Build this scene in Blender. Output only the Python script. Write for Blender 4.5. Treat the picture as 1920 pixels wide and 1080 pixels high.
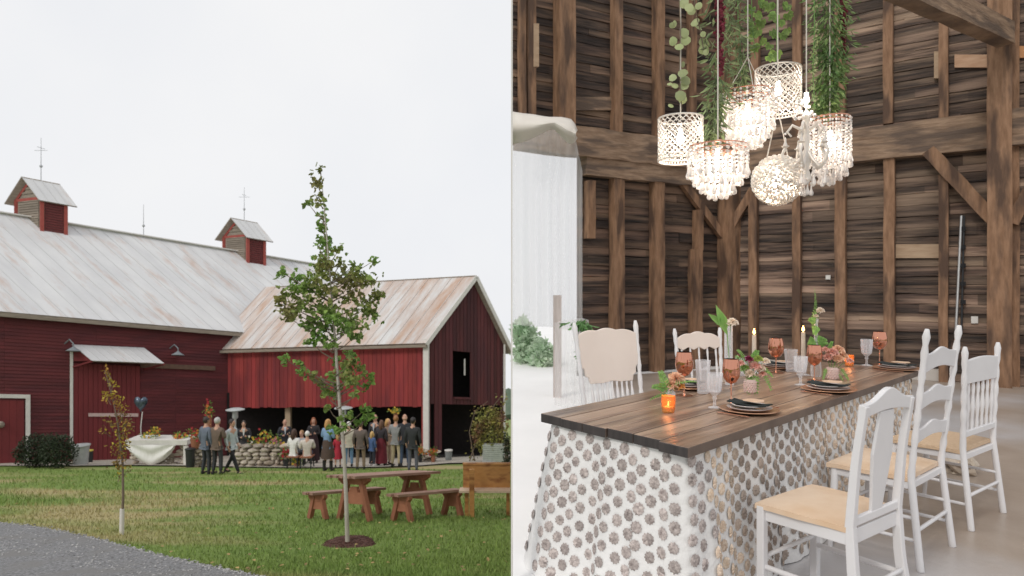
import bpy, bmesh, math, random
from mathutils import Vector, Matrix, noise
R = math.radians
rnd = random.Random(7)
for o in list(bpy.data.objects): bpy.data.objects.remove(o)
scene = bpy.context.scene
col = scene.collection
# ------------------------------------------------------------------ camera, sky, sun, exposure
FP = 1250.0          # focal length in 1920-wide pixels
CZ = 1.4             # eye height over the barn floor
cam_d = bpy.data.cameras.new('camera'); cam = bpy.data.objects.new('camera', cam_d); col.objects.link(cam)
cam_d.sensor_width = 36; cam_d.lens = 36 * FP / 1920; cam_d.clip_start = 0.05; cam_d.clip_end = 2000
cam.location = (0, 0, CZ); cam.rotation_euler = (R(90), 0, 0)
cam_d.dof.use_dof = True; cam_d.dof.focus_distance = 3.9; cam_d.dof.aperture_fstop = 3.2
scene.camera = cam
SUN_EL, SUN_AZ = R(40), (-0.62, -0.78)
world = bpy.data.worlds.new('World'); scene.world = world; world.use_nodes = True
wn = world.node_tree; wn.nodes.clear()
out = wn.nodes.new('ShaderNodeOutputWorld'); bg = wn.nodes.new('ShaderNodeBackground')
sky = wn.nodes.new('ShaderNodeTexSky'); sky.sky_type = 'NISHITA'; sky.sun_disc = False
sky.sun_elevation = SUN_EL; sky.sun_rotation = math.atan2(SUN_AZ[0], SUN_AZ[1])
hs = wn.nodes.new('ShaderNodeHueSaturation'); hs.inputs['Saturation'].default_value = 0.25; hs.inputs['Value'].default_value = 1.0
wn.links.new(sky.outputs[0], hs.inputs['Color'])
ctc = wn.nodes.new('ShaderNodeTexCoord')      # high thin overcast, uneven
cno = wn.nodes.new('ShaderNodeTexNoise'); cno.inputs['Scale'].default_value = 2.2; cno.inputs['Detail'].default_value = 5
wn.links.new(ctc.outputs['Generated'], cno.inputs['Vector'])
crr = wn.nodes.new('ShaderNodeValToRGB'); crr.color_ramp.elements[0].position = 0.3; crr.color_ramp.elements[1].position = 0.7
crr.color_ramp.elements[0].color = (8.6, 8.75, 9.1, 1); crr.color_ramp.elements[1].color = (9.5, 9.5, 9.55, 1)
wn.links.new(cno.outputs['Fac'], crr.inputs[0])
mx = wn.nodes.new('ShaderNodeMix'); mx.data_type = 'RGBA'; mx.inputs[0].default_value = 0.95
wn.links.new(hs.outputs[0], mx.inputs[6]); wn.links.new(crr.outputs[0], mx.inputs[7])
bg.inputs[1].default_value = 0.1
wn.links.new(mx.outputs[2], bg.inputs[0]); wn.links.new(bg.outputs[0], out.inputs[0])
sl = bpy.data.lights.new('sun', 'SUN'); sl.energy = 1.2; sl.angle = R(14); sl.color = (1.0, 0.95, 0.88)
so = bpy.data.objects.new('sun', sl); col.objects.link(so)
sd = Vector((SUN_AZ[0], SUN_AZ[1], 0)).normalized() * math.cos(SUN_EL) + Vector((0, 0, math.sin(SUN_EL)))
so.rotation_euler = sd.to_track_quat('Z', 'Y').to_euler()
vs = scene.view_settings; vs.view_transform = 'Standard'; vs.look = 'None'; vs.gamma = 1; vs.use_curve_mapping = False; vs.exposure = 0.0

# ------------------------------------------------------------------ helpers
def V(*a): return Vector(a)
def P(px, py, d): return Vector(((px-960)/FP*d, d, CZ-(py-540)/FP*d))     # point seen at a pixel at depth d
HL = 1.66; SL = 0.2                                                      # eye over the lawn, slope of the hillside
def gz(x, y): return CZ - HL - SL*max(y, 0)
def LD(py): return FP*HL/(py-789)                                       # lawn depth for a pixel row
def LG(px, py):
    d = LD(py); x = (px-960)/FP*d; return Vector((x, d, gz(x, d)))
def hill(p): return Vector((p[0], p[1], p[2] + gz(p[0], p[1])))          # things laid out along the slope

class MB:
    def __init__(s, M=None, warp=None):
        s.v = []; s.f = []; s.m = []; s.uv = {}; s.M = M; s.warp = warp; s.flat = set()
    def pt(s, p):
        p = Vector(p)
        if s.M is not None: p = s.M @ p
        if s.warp: p = s.warp(p)
        s.v.append(p); return len(s.v)-1
    def face(s, ids, m=0, uv=None):
        if uv: s.uv[len(s.f)] = uv
        s.f.append(tuple(ids)); s.m.append(m)
    def poly(s, pts, m=0, uv=None): s.face([s.pt(p) for p in pts], m, uv)
    def hexa(s, b, t, m=0):
        i = [s.pt(p) for p in b] + [s.pt(p) for p in t]
        for q in ((3,2,1,0),(4,5,6,7),(0,1,5,4),(1,2,6,5),(2,3,7,6),(3,0,4,7)): s.face([i[k] for k in q], m)
    def box(s, c, sz, rz=0, m=0, rot=None):
        x, y, z = sz[0]/2, sz[1]/2, sz[2]/2
        rm = rot if rot is not None else Matrix.Rotation(rz, 3, 'Z')
        c = Vector(c)
        P8 = [c + rm @ Vector(q) for q in ((-x,-y,-z),(x,-y,-z),(x,y,-z),(-x,y,-z),(-x,-y,z),(x,-y,z),(x,y,z),(-x,y,z))]
        s.hexa(P8[:4], P8[4:], m)
    def beam(s, a, b, w, h, up=(0,0,1), m=0, seg=1, jit=0.0):
        a = Vector(a); b = Vector(b); d = (b-a).normalized(); u = Vector(up)
        if abs(d.dot(u)) > 0.99: u = Vector((0,1,0))
        sx = d.cross(u).normalized(); uz = sx.cross(d).normalized(); prev = None
        for k in range(seg+1):
            c = a.lerp(b, k/seg); j = lambda: rnd.uniform(-jit, jit)
            c = c + sx*j() + uz*j(); ww = w/2*(1+j()*4); hh = h/2*(1+j()*4)
            r = [s.pt(c - sx*ww - uz*hh), s.pt(c + sx*ww - uz*hh), s.pt(c + sx*ww + uz*hh), s.pt(c - sx*ww + uz*hh)]
            if prev is None: s.face(r[::-1], m)
            else:
                for q in range(4): s.face([prev[q], prev[(q+1)%4], r[(q+1)%4], r[q]], m)
            prev = r
        s.face(prev, m)
    def tube(s, path, r, n=8, m=0, cap=True):
        path = [Vector(p) for p in path]; rs = r if isinstance(r, (list, tuple)) else [r]*len(path)
        prev = None; ref = None
        for k, p in enumerate(path):
            d = (path[min(k+1, len(path)-1)] - path[max(k-1, 0)])
            d = d.normalized() if d.length > 1e-9 else Vector((0,0,1))
            if ref is None: ref = Vector((1,0,0)) if abs(d.x) < 0.8 else Vector((0,1,0))
            a = (ref - d*ref.dot(d)).normalized(); b = d.cross(a); ref = a
            ring = [s.pt(p + (a*math.cos(2*math.pi*i/n) + b*math.sin(2*math.pi*i/n))*rs[k]) for i in range(n)]
            if prev:
                for i in range(n): s.face([prev[i], prev[(i+1)%n], ring[(i+1)%n], ring[i]], m)
            elif cap: s.face(ring[::-1], m)
            prev = ring
        if cap: s.face(prev, m)
    def lathe(s, prof, c=(0,0,0), n=16, m=0, wob=0.0, cap=True):
        c = Vector(c); prev = None
        for r, z in prof:
            ring = [s.pt(c + Vector((math.cos(2*math.pi*i/n)*r*(1+wob*math.sin(i*2.7+z*9)), math.sin(2*math.pi*i/n)*r*(1+wob*math.sin(i*2.7+z*9)), z))) for i in range(n)]
            if prev:
                for i in range(n): s.face([prev[i], prev[(i+1)%n], ring[(i+1)%n], ring[i]], m)
            elif cap: s.face(ring[::-1], m)
            prev = ring
        if cap: s.face(prev, m)
    def ball(s, c, r, n=8, k=6, m=0, jit=0.0, rot=None):
        c = Vector(c); rr = r if isinstance(r, (tuple, list)) else (r, r, r); rows = []
        off = rnd.random()*50
        def q(th, ph):
            v = Vector((math.sin(th)*math.cos(ph), math.sin(th)*math.sin(ph), math.cos(th)))
            j = 1 + jit*noise.noise(v*1.7 + Vector((off, 0, 0)))*2
            v = Vector((v.x*rr[0]*j, v.y*rr[1]*j, v.z*rr[2]*j))
            if rot is not None: v = rot @ v
            return s.pt(c+v)
        top = q(0, 0); bot = q(math.pi, 0)
        for a in range(1, k): rows.append([q(math.pi*a/k, 2*math.pi*b/n) for b in range(n)])
        for b in range(n):
            s.face([top, rows[0][b], rows[0][(b+1)%n]], m); s.face([bot, rows[-1][(b+1)%n], rows[-1][b]], m)
        for a in range(len(rows)-1):
            for b in range(n): s.face([rows[a][b], rows[a+1][b], rows[a+1][(b+1)%n], rows[a][(b+1)%n]], m)
    def prism(s, pts, thick, M, m=0):                     # 2-D outline (x, z) extruded along y
        a = [s.pt(M @ Vector((p[0], -thick/2, p[1]))) for p in pts]; b = [s.pt(M @ Vector((p[0], thick/2, p[1]))) for p in pts]
        s.face(a, m); s.face(b[::-1], m); n = len(pts)
        for i in range(n): s.face([a[(i+1)%n], a[i], b[i], b[(i+1)%n]], m)
    def leaf(s, p, d, L, W, m=0, fold=0.15, up=None):      # pointed leaf, two folded halves
        p = Vector(p); d = Vector(d).normalized(); u = Vector(up) if up else Vector((rnd.gauss(0,1), rnd.gauss(0,1), rnd.gauss(0,1)))
        sx = d.cross(u)
        if sx.length < 1e-4: sx = d.cross(Vector((0.3,1,0.2)))
        sx.normalize(); nn = sx.cross(d)
        a = s.pt(p); e = s.pt(p + d*L - nn*fold*L*0.3); c1 = s.pt(p + d*L*0.35 + sx*W/2 + nn*fold*W); c2 = s.pt(p + d*L*0.72 + sx*W*0.36 + nn*fold*W)
        k1 = s.pt(p + d*L*0.35 - sx*W/2 + nn*fold*W); k2 = s.pt(p + d*L*0.72 - sx*W*0.36 + nn*fold*W)
        s.face([a, c1, c2, e], m); s.face([a, e, k2, k1], m)
    def add_mesh(s, me, m=0):
        b = len(s.v)
        for v in me.vertices: s.pt(v.co)
        for f in me.polygons: s.face([b+i for i in f.vertices], m)
    def build(s, name, mats, parent=None, smooth=False, label=None):
        me = bpy.data.meshes.new(name)
        off = ORG.get(parent.name, Vector((0,0,0))) if parent else Vector((0,0,0))
        me.from_pydata([v - off for v in s.v], [], s.f)
        for mt in (mats if isinstance(mats, (list, tuple)) else [mats]): me.materials.append(mt)
        me.polygons.foreach_set('material_index', s.m)
        if smooth: me.polygons.foreach_set('use_smooth', [True]*len(s.f))
        if s.uv:
            ul = me.uv_layers.new(name='UVMap')
            for fi, uvs in s.uv.items():
                pl = me.polygons[fi]
                for k, li in enumerate(pl.loop_indices): ul.data[li].uv = uvs[k]
        me.update()
        if smooth:
            try: me.set_sharp_from_angle(angle=R(48))
            except Exception: pass
        o = bpy.data.objects.new(name, me); col.objects.link(o)
        if parent: o.parent = parent; ORG[o.name] = off
        if label: o['label'] = label
        return o
ORG = {}
def thing(name, label, cat, loc=(0,0,0), rz=0, group=None, local=False):
    o = bpy.data.objects.new(name, None); col.objects.link(o); o.empty_display_size = 0.1
    o.location = loc; o.rotation_euler = (0, 0, rz); o['label'] = label; o['category'] = cat
    if group: o['group'] = group
    ORG[o.name] = Vector((0,0,0)) if local else Vector(loc)
    return o
def tag(o, label, cat, group=None):
    o['label'] = label; o['category'] = cat
    if group: o['group'] = group
    return o
def struct(o): o['kind'] = 'structure'; return o
def recenter(o):                                           # put a single-mesh thing's origin at its base
    me = o.data; xs = [v.co for v in me.vertices]
    c = Vector((sum(p.x for p in xs)/len(xs), sum(p.y for p in xs)/len(xs), min(p.z for p in xs)))
    me.transform(Matrix.Translation(-c)); o.location = c; return o
def dup(root, loc, rz=None, label=None):
    r = root.copy(); col.objects.link(r); r.location = loc
    if rz is not None: r.rotation_euler = (0, 0, rz)
    if label: r['label'] = label
    for ch in list(root.children):
        c = ch.copy(); col.objects.link(c); c.parent = r
        for g in list(ch.children):
            d = g.copy(); col.objects.link(d); d.parent = c
    return r

# ------------------------------------------------------------------ materials
def mat(name, c, c2=None, rough=0.7, scale=6, stretch=(1,1,1), bump=0.0, bscale=None, island=0.0, metal=0.0, contrast=0.5, uv=False, detail=6, spec=0.5, c3=None, s3=1.2, lo3=0.47, trans=0.0, alpha=1.0, sheen=0.0, transl=0.0):
    m = bpy.data.materials.new(name); m.use_nodes = True; nt = m.node_tree; N = nt.nodes; L = nt.links
    b = N['Principled BSDF']; b.inputs['Roughness'].default_value = rough; b.inputs['Metallic'].default_value = metal
    b.inputs['Specular IOR Level'].default_value = spec; b.inputs['Transmission Weight'].default_value = trans; b.inputs['Alpha'].default_value = alpha
    tc = N.new('ShaderNodeTexCoord'); mp = N.new('ShaderNodeMapping'); mp.inputs['Scale'].default_value = stretch
    L.new(tc.outputs['UV' if uv else 'Object'], mp.inputs[0])
    c2 = c2 if c2 else tuple(x*0.8 for x in c)
    nz = N.new('ShaderNodeTexNoise'); nz.inputs['Scale'].default_value = scale; nz.inputs['Detail'].default_value = detail; nz.inputs['Roughness'].default_value = 0.6
    L.new(mp.outputs[0], nz.inputs['Vector'])
    rp = N.new('ShaderNodeValToRGB'); w = 0.5*(1-contrast)*0.7
    rp.color_ramp.elements[0].position = 0.5-w; rp.color_ramp.elements[1].position = 0.5+w
    rp.color_ramp.elements[0].color = (*c, 1); rp.color_ramp.elements[1].color = (*c2, 1)
    L.new(nz.outputs['Fac'], rp.inputs[0]); cur = rp.outputs[0]
    if c3:
        n3 = N.new('ShaderNodeTexNoise'); n3.inputs['Scale'].default_value = s3; n3.inputs['Detail'].default_value = 5; L.new(mp.outputs[0], n3.inputs['Vector'])
        r3 = N.new('ShaderNodeValToRGB'); r3.color_ramp.elements[0].position = lo3; r3.color_ramp.elements[1].position = lo3+0.15
        L.new(n3.outputs['Fac'], r3.inputs[0]); q = N.new('ShaderNodeMix'); q.data_type = 'RGBA'; L.new(r3.outputs[0], q.inputs[0])
        L.new(cur, q.inputs[6]); q.inputs[7].default_value = (*c3, 1); cur = q.outputs[2]
    if island:
        g = N.new('ShaderNodeNewGeometry'); mr = N.new('ShaderNodeMapRange'); mr.inputs['To Min'].default_value = 1-island; mr.inputs['To Max'].default_value = 1+island
        L.new(g.outputs['Random Per Island'], mr.inputs[0]); q = N.new('ShaderNodeHueSaturation'); L.new(mr.outputs[0], q.inputs['Value']); L.new(cur, q.inputs['Color'])
        m2 = N.new('ShaderNodeMapRange'); m2.inputs['To Min'].default_value = 0.5-island*0.012; m2.inputs['To Max'].default_value = 0.5+island*0.012
        mm = N.new('ShaderNodeMath'); mm.operation = 'FRACT'; ml = N.new('ShaderNodeMath'); ml.operation = 'MULTIPLY'; ml.inputs[1].default_value = 7.31
        L.new(g.outputs['Random Per Island'], ml.inputs[0]); L.new(ml.outputs[0], mm.inputs[0]); L.new(mm.outputs[0], m2.inputs[0]); L.new(m2.outputs[0], q.inputs['Hue']); cur = q.outputs[0]
    L.new(cur, b.inputs['Base Color'])
    if bump:
        bn = N.new('ShaderNodeTexNoise'); bn.inputs['Scale'].default_value = bscale or scale*3; bn.inputs['Detail'].default_value = 6; L.new(mp.outputs[0], bn.inputs['Vector'])
        bp = N.new('ShaderNodeBump'); bp.inputs['Strength'].default_value = bump; bp.inputs['Distance'].default_value = 0.02
        L.new(bn.outputs['Fac'], bp.inputs['Height']); L.new(bp.outputs[0], b.inputs['Normal'])
    if transl:
        t = N.new('ShaderNodeBsdfTranslucent'); L.new(cur, t.inputs[0]); ms = N.new('ShaderNodeMixShader'); ms.inputs[0].default_value = transl
        L.new(b.outputs[0], ms.inputs[1]); L.new(t.outputs[0], ms.inputs[2]); L.new(ms.outputs[0], N['Material Output'].inputs[0])
    m['cur'] = 0
    return m
def glow(name, c, e):
    m = bpy.data.materials.new(name); m.use_nodes = True; b = m.node_tree.nodes['Principled BSDF']
    b.inputs['Base Color'].default_value = (*c, 1); b.inputs['Emission Color'].default_value = (*c, 1); b.inputs['Emission Strength'].default_value = e; return m
def glass(name, tint, transp, rough=0.05, metal=0.0):      # thin clear ware: partly see-through, partly glossy
    m = bpy.data.materials.new(name); m.use_nodes = True; N = m.node_tree.nodes; L = m.node_tree.links; b = N['Principled BSDF']
    b.inputs['Base Color'].default_value = (*tint, 1); b.inputs['Roughness'].default_value = rough; b.inputs['Metallic'].default_value = metal
    t = N.new('ShaderNodeBsdfTransparent'); t.inputs[0].default_value = (*[min(1, x*0.3+0.7) for x in tint], 1)
    lw = N.new('ShaderNodeLayerWeight'); lw.inputs[0].default_value = 0.35
    mr = N.new('ShaderNodeMapRange'); mr.inputs['To Min'].default_value = 1-transp; mr.inputs['To Max'].default_value = min(1, 1.45-transp)
    L.new(lw.outputs['Facing'], mr.inputs[0]); ms = N.new('ShaderNodeMixShader'); L.new(mr.outputs[0], ms.inputs[0])
    L.new(t.outputs[0], ms.inputs[1]); L.new(b.outputs[0], ms.inputs[2]); L.new(ms.outputs[0], N['Material Output'].inputs[0]); return m
# ================================================================== LEFT: the hillside, red barn and wing
def ground_mat():
    m = mat('lawn', (0.12,0.205,0.035), (0.21,0.28,0.06), rough=0.9, scale=9, bump=0.6, bscale=60, c3=(0.38,0.32,0.15), lo3=0.50, s3=0.33, stretch=(0.6,1.7,1), contrast=0.3)
    return m
m_lawn = ground_mat()
g = MB(); NX, NY = 60, 110
ys = [-30, -5, 0] + [i*0.6 for i in range(1, 60)] + [40+i*6 for i in range(20)] + [200, 300, 500, 900]
xs = [-700, -300, -120] + [-60+i*2.5 for i in range(24)] + [-0.0, 12, 30, 80, 200, 700]
ids = {}
for i, x in enumerate(xs):
    for j, y in enumerate(ys):
        z = gz(x, y) + (0.03*noise.noise(Vector((x*0.3, y*0.4, 0))) if -30 < x < -0.5 and 4 < y < 28 else 0)
        if y > 60: z = gz(0, 60) - 0.19*(y-60)
        ids[i, j] = g.pt((x, y, z))
for i in range(len(xs)-1):
    for j in range(len(ys)-1): g.face([ids[i, j], ids[i+1, j], ids[i+1, j+1], ids[i, j+1]])
struct(g.build('lawn', m_lawn, smooth=True))
# gravel drive, curving away at the lower left
m_gravel = mat('gravel', (0.12,0.12,0.125), (0.33,0.33,0.335), rough=0.95, contrast=0.6, scale=34, bump=0.9, bscale=70, c3=(0.22,0.215,0.21), s3=2, stretch=(1,1,1))
edge = [(-900,966),(-500,968),(-300,972),(-120,976),(0,984),(60,990),(120,1001),(190,1017),(250,1033),(310,1049),(370,1062),(430,1076),(500,1090),(620,1125),(760,1180),(900,1260)]
g = MB()
for k in range(len(edge)-1):
    n = 6; ns_ = 10
    rg = lambda px, py: LG(px, py + 1.3*noise.noise(Vector((px*0.06,0,0))) + 1.0*noise.noise(Vector((px*0.21,3,0))) + 0.6*noise.noise(Vector((px*0.7,7,0))))
    for q, j_ in [(q_, j) for j in range(ns_) for q_ in range(n)]:
        e_ = lambda t: rg(edge[k][0]*(1-t)+edge[k+1][0]*t, edge[k][1]*(1-t)+edge[k+1][1]*t)
        a = e_(j_/ns_); b = e_((j_+1)/ns_)
        f0, f1 = q/n, (q+1)/n
        def dn(p, f): y = p.y*(1-f) + 0.6*f; return Vector((p.x*(1+f*0.0), y, gz(0, y)+0.045))
        g.poly([dn(a, f1), dn(b, f1), dn(b, f0), dn(a, f0)])
struct(g.build('gravel_drive', m_gravel))
# terrace strip in front of the barn
m_patio = mat('patio', (0.42,0.38,0.32), (0.5,0.46,0.4), rough=0.9, scale=4, bump=0.3)
g = MB()
fr = [(-10,874.5),(140,874.5),(240,873),(330,874),(440,876),(560,878),(700,877),(790,874),(840,869.5),(957,867)]
for k in range(len(fr)-1):
    a = LG(*fr[k]); b = LG(*fr[k+1]); a2 = Vector((a.x*1.35, a.y*1.35, 0)); b2 = Vector((b.x*1.35, b.y*1.35, 0))
    up = lambda p: Vector((p.x, p.y, gz(p.x, p.y)+0.05))
    g.poly([up(a), up(b), up(b2), up(a2)])
struct(g.build('terrace_paving', m_patio))
# grass blades
m_blade = mat('grass_blade', (0.13,0.225,0.045), (0.24,0.31,0.075), rough=0.8, scale=0.5, island=0.35, c3=(0.38,0.33,0.15), lo3=0.50, s3=0.33, stretch=(0.6,1.7,1), contrast=0.2)
g = MB()
def drive_y(px):
    for k in range(len(edge)-1):
        if edge[k][0] <= px <= edge[k+1][0]:
            t = (px-edge[k][0])/(edge[k+1][0]-edge[k][0]); return edge[k][1]*(1-t)+edge[k+1][1]*t
    return 1400
for k in range(50000):
    px = rnd.uniform(-220, 955); py = 1090 - (1090-880)*rnd.random()**1.25
    if py > drive_y(px)-1 or (590 < px < 705 and 1014 < py < 1030 and abs((px-652)/52)**2+abs((py-1022)/8)**2 < 1): continue
    p = LG(px, py); p.z += 0.0
    h = rnd.uniform(0.03, 0.075)*(1 if p.y < 13 else 1.5); w = 0.005*p.y/7; an = rnd.uniform(0, 6.28); dx = math.cos(an)*w; dy = math.sin(an)*w
    l = Vector((rnd.gauss(0, 0.35)*h, rnd.gauss(0, 0.35)*h, h))
    g.poly([p+Vector((-dx,-dy,0)), p+Vector((dx,dy,0)), p+l])
o = g.build('grass', m_blade); o['kind'] = 'stuff'
g = MB()                                                                 # fallen leaves and loose gravel on the grass
for k in range(200):
    px = rnd.uniform(0, 950); py = 1075-180*rnd.random()**1.3
    if py > drive_y(px)-1: continue
    p = LG(px, py)+V(0,0,0.05); g.leaf(p, (rnd.gauss(0,1),rnd.gauss(0,1),rnd.gauss(0,.2)), 0.055, 0.04, up=(0,0,1))
o = g.build('fallen_leaves', mat('dry_leaf',(0.30,0.20,0.08),(0.38,0.28,0.11),island=0.4)); o['kind'] = 'stuff'
g = MB()
for k in range(1500):
    px = rnd.uniform(-20, 520); p = LG(px, drive_y(px)+rnd.gauss(1,2.2)+ (rnd.random()*60 if rnd.random()<0.5 else 0)); r_ = rnd.uniform(0.006,0.017)
    if p.y < 5: continue
    g.ball(p+V(0,0,0.046), (r_,r_,r_*.7), 5, 3, jit=.2)
o = g.build('loose_gravel', mat('loose_stone',(0.22,0.22,0.22),(0.42,0.41,0.40),island=0.5,scale=60)); o['kind'] = 'stuff'
# far wooded hills just right of the barn and behind
m_far = mat('far_trees', (0.10,0.14,0.10), (0.16,0.20,0.15), rough=1, scale=0.3, bump=0.5)
g = MB()
for k in range(28):
    x = -260 + k*12; g.ball((x, 330+rnd.uniform(-10,10), gz(0,60)-0.19*270+3), (13, 12, rnd.uniform(11,17)), 10, 7, jit=0.35)
o = g.build('far_woods', m_far, smooth=True); o['kind'] = 'stuff'

U = Vector((0.752, 0.659, 0)); W_ = Vector((0.965, -0.261, 0))           # along the main barn; along the wing
P0 = Vector((-19.66, 25.6, 0))
m_red = mat('barn_red_shaded', (0.095,0.015,0.018), (0.13,0.020,0.023), rough=0.75, scale=1.3, stretch=(1,1,5), bump=0.25, island=0.14, c3=(0.085,0.014,0.018), s3=0.5)  # wall faces away from the sun; its shade is put into the red
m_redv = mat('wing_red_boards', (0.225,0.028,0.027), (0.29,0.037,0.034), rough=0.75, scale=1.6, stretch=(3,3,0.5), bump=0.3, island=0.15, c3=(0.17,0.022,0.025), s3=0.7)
m_redd = mat('door_red', (0.14,0.018,0.021), (0.18,0.022,0.025), rough=0.7, scale=1.2, stretch=(2,2,0.6), bump=0.2)
m_shade = mat('wing_inside_shade', (0.012,0.010,0.010), (0.02,0.016,0.015), rough=0.95)  # near-black colour stands for the shade inside the wing
m_white = mat('white_trim', (0.72,0.70,0.66), (0.62,0.6,0.57), rough=0.6, scale=5)
m_grayw = mat('weathered_board', (0.21,0.175,0.14), (0.32,0.27,0.22), rough=0.85, scale=3, stretch=(1,1,6), bump=0.4, island=0.2)
m_cupred = mat('cupola_red', (0.30,0.055,0.045), (0.38,0.09,0.07), rough=0.8, scale=4, bump=0.2)
m_louver = mat('louvre_red', (0.09,0.016,0.018), (0.17,0.03,0.03), rough=0.8, scale=6, stretch=(1,1,4))
def roof_mat():
    m = mat('tin_roof', (0.56,0.56,0.57), (0.68,0.68,0.68), rough=0.55, scale=1.5, stretch=(0.7,0.22,1), uv=True, bump=0.15, bscale=8)
    N = m.node_tree.nodes; L = m.node_tree.links; b = N['Principled BSDF']; src = b.inputs['Base Color'].links[0].from_socket
    tc = N.new('ShaderNodeTexCoord'); mp = N.new('ShaderNodeMapping'); mp.inputs['Scale'].default_value = (1.1, 0.24, 1); L.new(tc.outputs['UV'], mp.inputs[0])
    n1 = N.new('ShaderNodeTexNoise'); n1.inputs['Scale'].default_value = 1.1; n1.inputs['Detail'].default_value = 7; n1.inputs['Roughness'].default_value = 0.7; L.new(mp.outputs[0], n1.inputs[0])
    ct = N.new('ShaderNodeVertexColor'); ct.layer_name = 'rust'
    ad = N.new('ShaderNodeMath'); ad.operation = 'ADD'; L.new(n1.outputs[0], ad.inputs[0]); L.new(ct.outputs[0], ad.inputs[1])
    rp = N.new('ShaderNodeValToRGB'); rp.color_ramp.elements[0].position = 0.54; rp.color_ramp.elements[1].position = 0.84; L.new(ad.outputs[0], rp.inputs[0])
    q = N.new('ShaderNodeMix'); q.data_type = 'RGBA'; L.new(rp.outputs[0], q.inputs[0]); L.new(src, q.inputs[6]); q.inputs[7].default_value = (0.42,0.21,0.10,1)
    L.new(q.outputs[2], b.inputs['Base Color']); return m
m_roof = roof_mat()
def roof_plane(e0, e1, r1, r0, rust, seam=0.61, parent=None, name='roof', th=0.07):
    # e0-e1 eave line, r0-r1 ridge line (level layout); seamed tin sheet with thickness
    g = MB(warp=hill); e0, e1, r0, r1 = map(Vector, (e0, e1, r0, r1)); n = max(2, int((e1-e0).length/seam)); mrow = 8
    nrm = (e1-e0).cross(r0-e0).normalized();  nrm = nrm if nrm.z > 0 else -nrm
    Lw = (r0-e0).length
    def pt(s, t): return (e0.lerp(e1, s)).lerp(r0.lerp(r1, s), t)
    Lx = (e1-e0).length
    for i in range(n):
        for j in range(mrow):
            s0, s1, t0, t1 = i/n, (i+1)/n, j/mrow, (j+1)/mrow
            g.poly([pt(s0,t0), pt(s1,t0), pt(s1,t1), pt(s0,t1)], 0, [(s0*Lx,t0*Lw),(s1*Lx,t0*Lw),(s1*Lx,t1*Lw),(s0*Lx,t1*Lw)])
        s0 = i/n; a, b = pt(s0,0), pt(s0,1); w = (e1-e0).normalized()*0.011
        g.hexa([a-w-nrm*0.01, a+w-nrm*0.01, b+w-nrm*0.01, b-w-nrm*0.01], [a-w+nrm*0.018, a+w+nrm*0.018, b+w+nrm*0.018, b-w+nrm*0.018])
    dn = -nrm*th
    g.poly([e0+dn, r0+dn, r1+dn, e1+dn], 1)
    for a, b in ((e0,e1),(e1,r1),(r1,r0),(r0,e0)): g.poly([a, a+dn, b+dn, b], 1)
    o = g.build(name, [m_roof, m_grayw], parent)
    ca = o.data.color_attributes.new('rust', 'FLOAT_COLOR', 'CORNER')
    for c in ca.data: c.color = (rust, rust, rust, 1)
    return o
OUTM = Vector((0.659, -0.752, 0))                                        # outward from the main wall
def on_wall(s, z, out=0.0): return P0 + U*s + OUTM*out + Vector((0,0,z))
def s_of(px):
    q = (px-960)/FP; return (-19.66 - q*25.6)/(q*0.659-0.752)
def zw(px, py):                                                          # height over ground of a pixel on the main wall
    s = s_of(px); return (789-py)/FP*(25.6+0.659*s) + HL
barn = thing('red_barn', 'long red clapboard barn with shade-darkened walls and rusty white tin roof, left of the wing', 'barn', hill(P0+U*3))
EZ, RZ, HW = 6.05, 10.76, 6.0
S0, S1 = -9.0, 18.4
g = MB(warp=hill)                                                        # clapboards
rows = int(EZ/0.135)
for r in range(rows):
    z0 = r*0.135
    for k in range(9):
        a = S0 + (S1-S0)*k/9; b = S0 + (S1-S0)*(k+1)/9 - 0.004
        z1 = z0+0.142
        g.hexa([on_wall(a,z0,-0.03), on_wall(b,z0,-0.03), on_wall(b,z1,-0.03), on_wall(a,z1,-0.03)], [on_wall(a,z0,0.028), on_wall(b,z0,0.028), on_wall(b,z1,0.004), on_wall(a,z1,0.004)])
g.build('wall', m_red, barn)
g = MB(warp=hill)                                                        # far end gable + far wall + core
A = P0+U*S0; B = P0+U*S1; A2 = A-W_*12; B2 = B-W_*12; up = lambda p, z: p+Vector((0,0,z))
g.poly([up(A,0), up(A2,0), up(A2,EZ), up(A-W_*6,RZ-0.1), up(A,EZ)]); g.poly([up(B,0), up(B,EZ), up(B-W_*6,RZ-0.1), up(B2,EZ), up(B2,0)])
g.poly([up(A2,0), up(B2,0), up(B2,EZ), up(A2,EZ)])
g.build('end_wall', m_red, barn)
ov = 0.42
def rf(s, w, z): return P0 + U*s + W_*w + Vector((0,0,z))
sl_ = (RZ-EZ)/HW
roof_plane(rf(S0-0.3, ov, EZ-ov*sl_+0.12), rf(S1+0.3, ov, EZ-ov*sl_+0.12), rf(S1+0.3, -HW, RZ+0.12), rf(S0-0.3, -HW, RZ+0.12), 0.02, parent=barn)
roof_plane(rf(S0-0.3, -12-ov, EZ-ov*sl_+0.12), rf(S1+0.3, -12-ov, EZ-ov*sl_+0.12), rf(S1+0.3, -HW, RZ+0.12), rf(S0-0.3, -HW, RZ+0.12), 0.0, parent=barn)
g = MB(warp=hill); g.beam(rf(S0-0.3, ov-0.02, EZ-ov*sl_), rf(S1, ov-0.02, EZ-ov*sl_), 0.05, 0.16, seg=12, jit=0.008); g.build('fascia', m_grayw, barn)
g = MB(warp=hill); g.beam(rf(S0-0.3, -HW, RZ+0.17), rf(S1+0.3, -HW, RZ+0.17), 0.3, 0.05); g.build('ridge_cap', m_white, barn)
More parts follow.
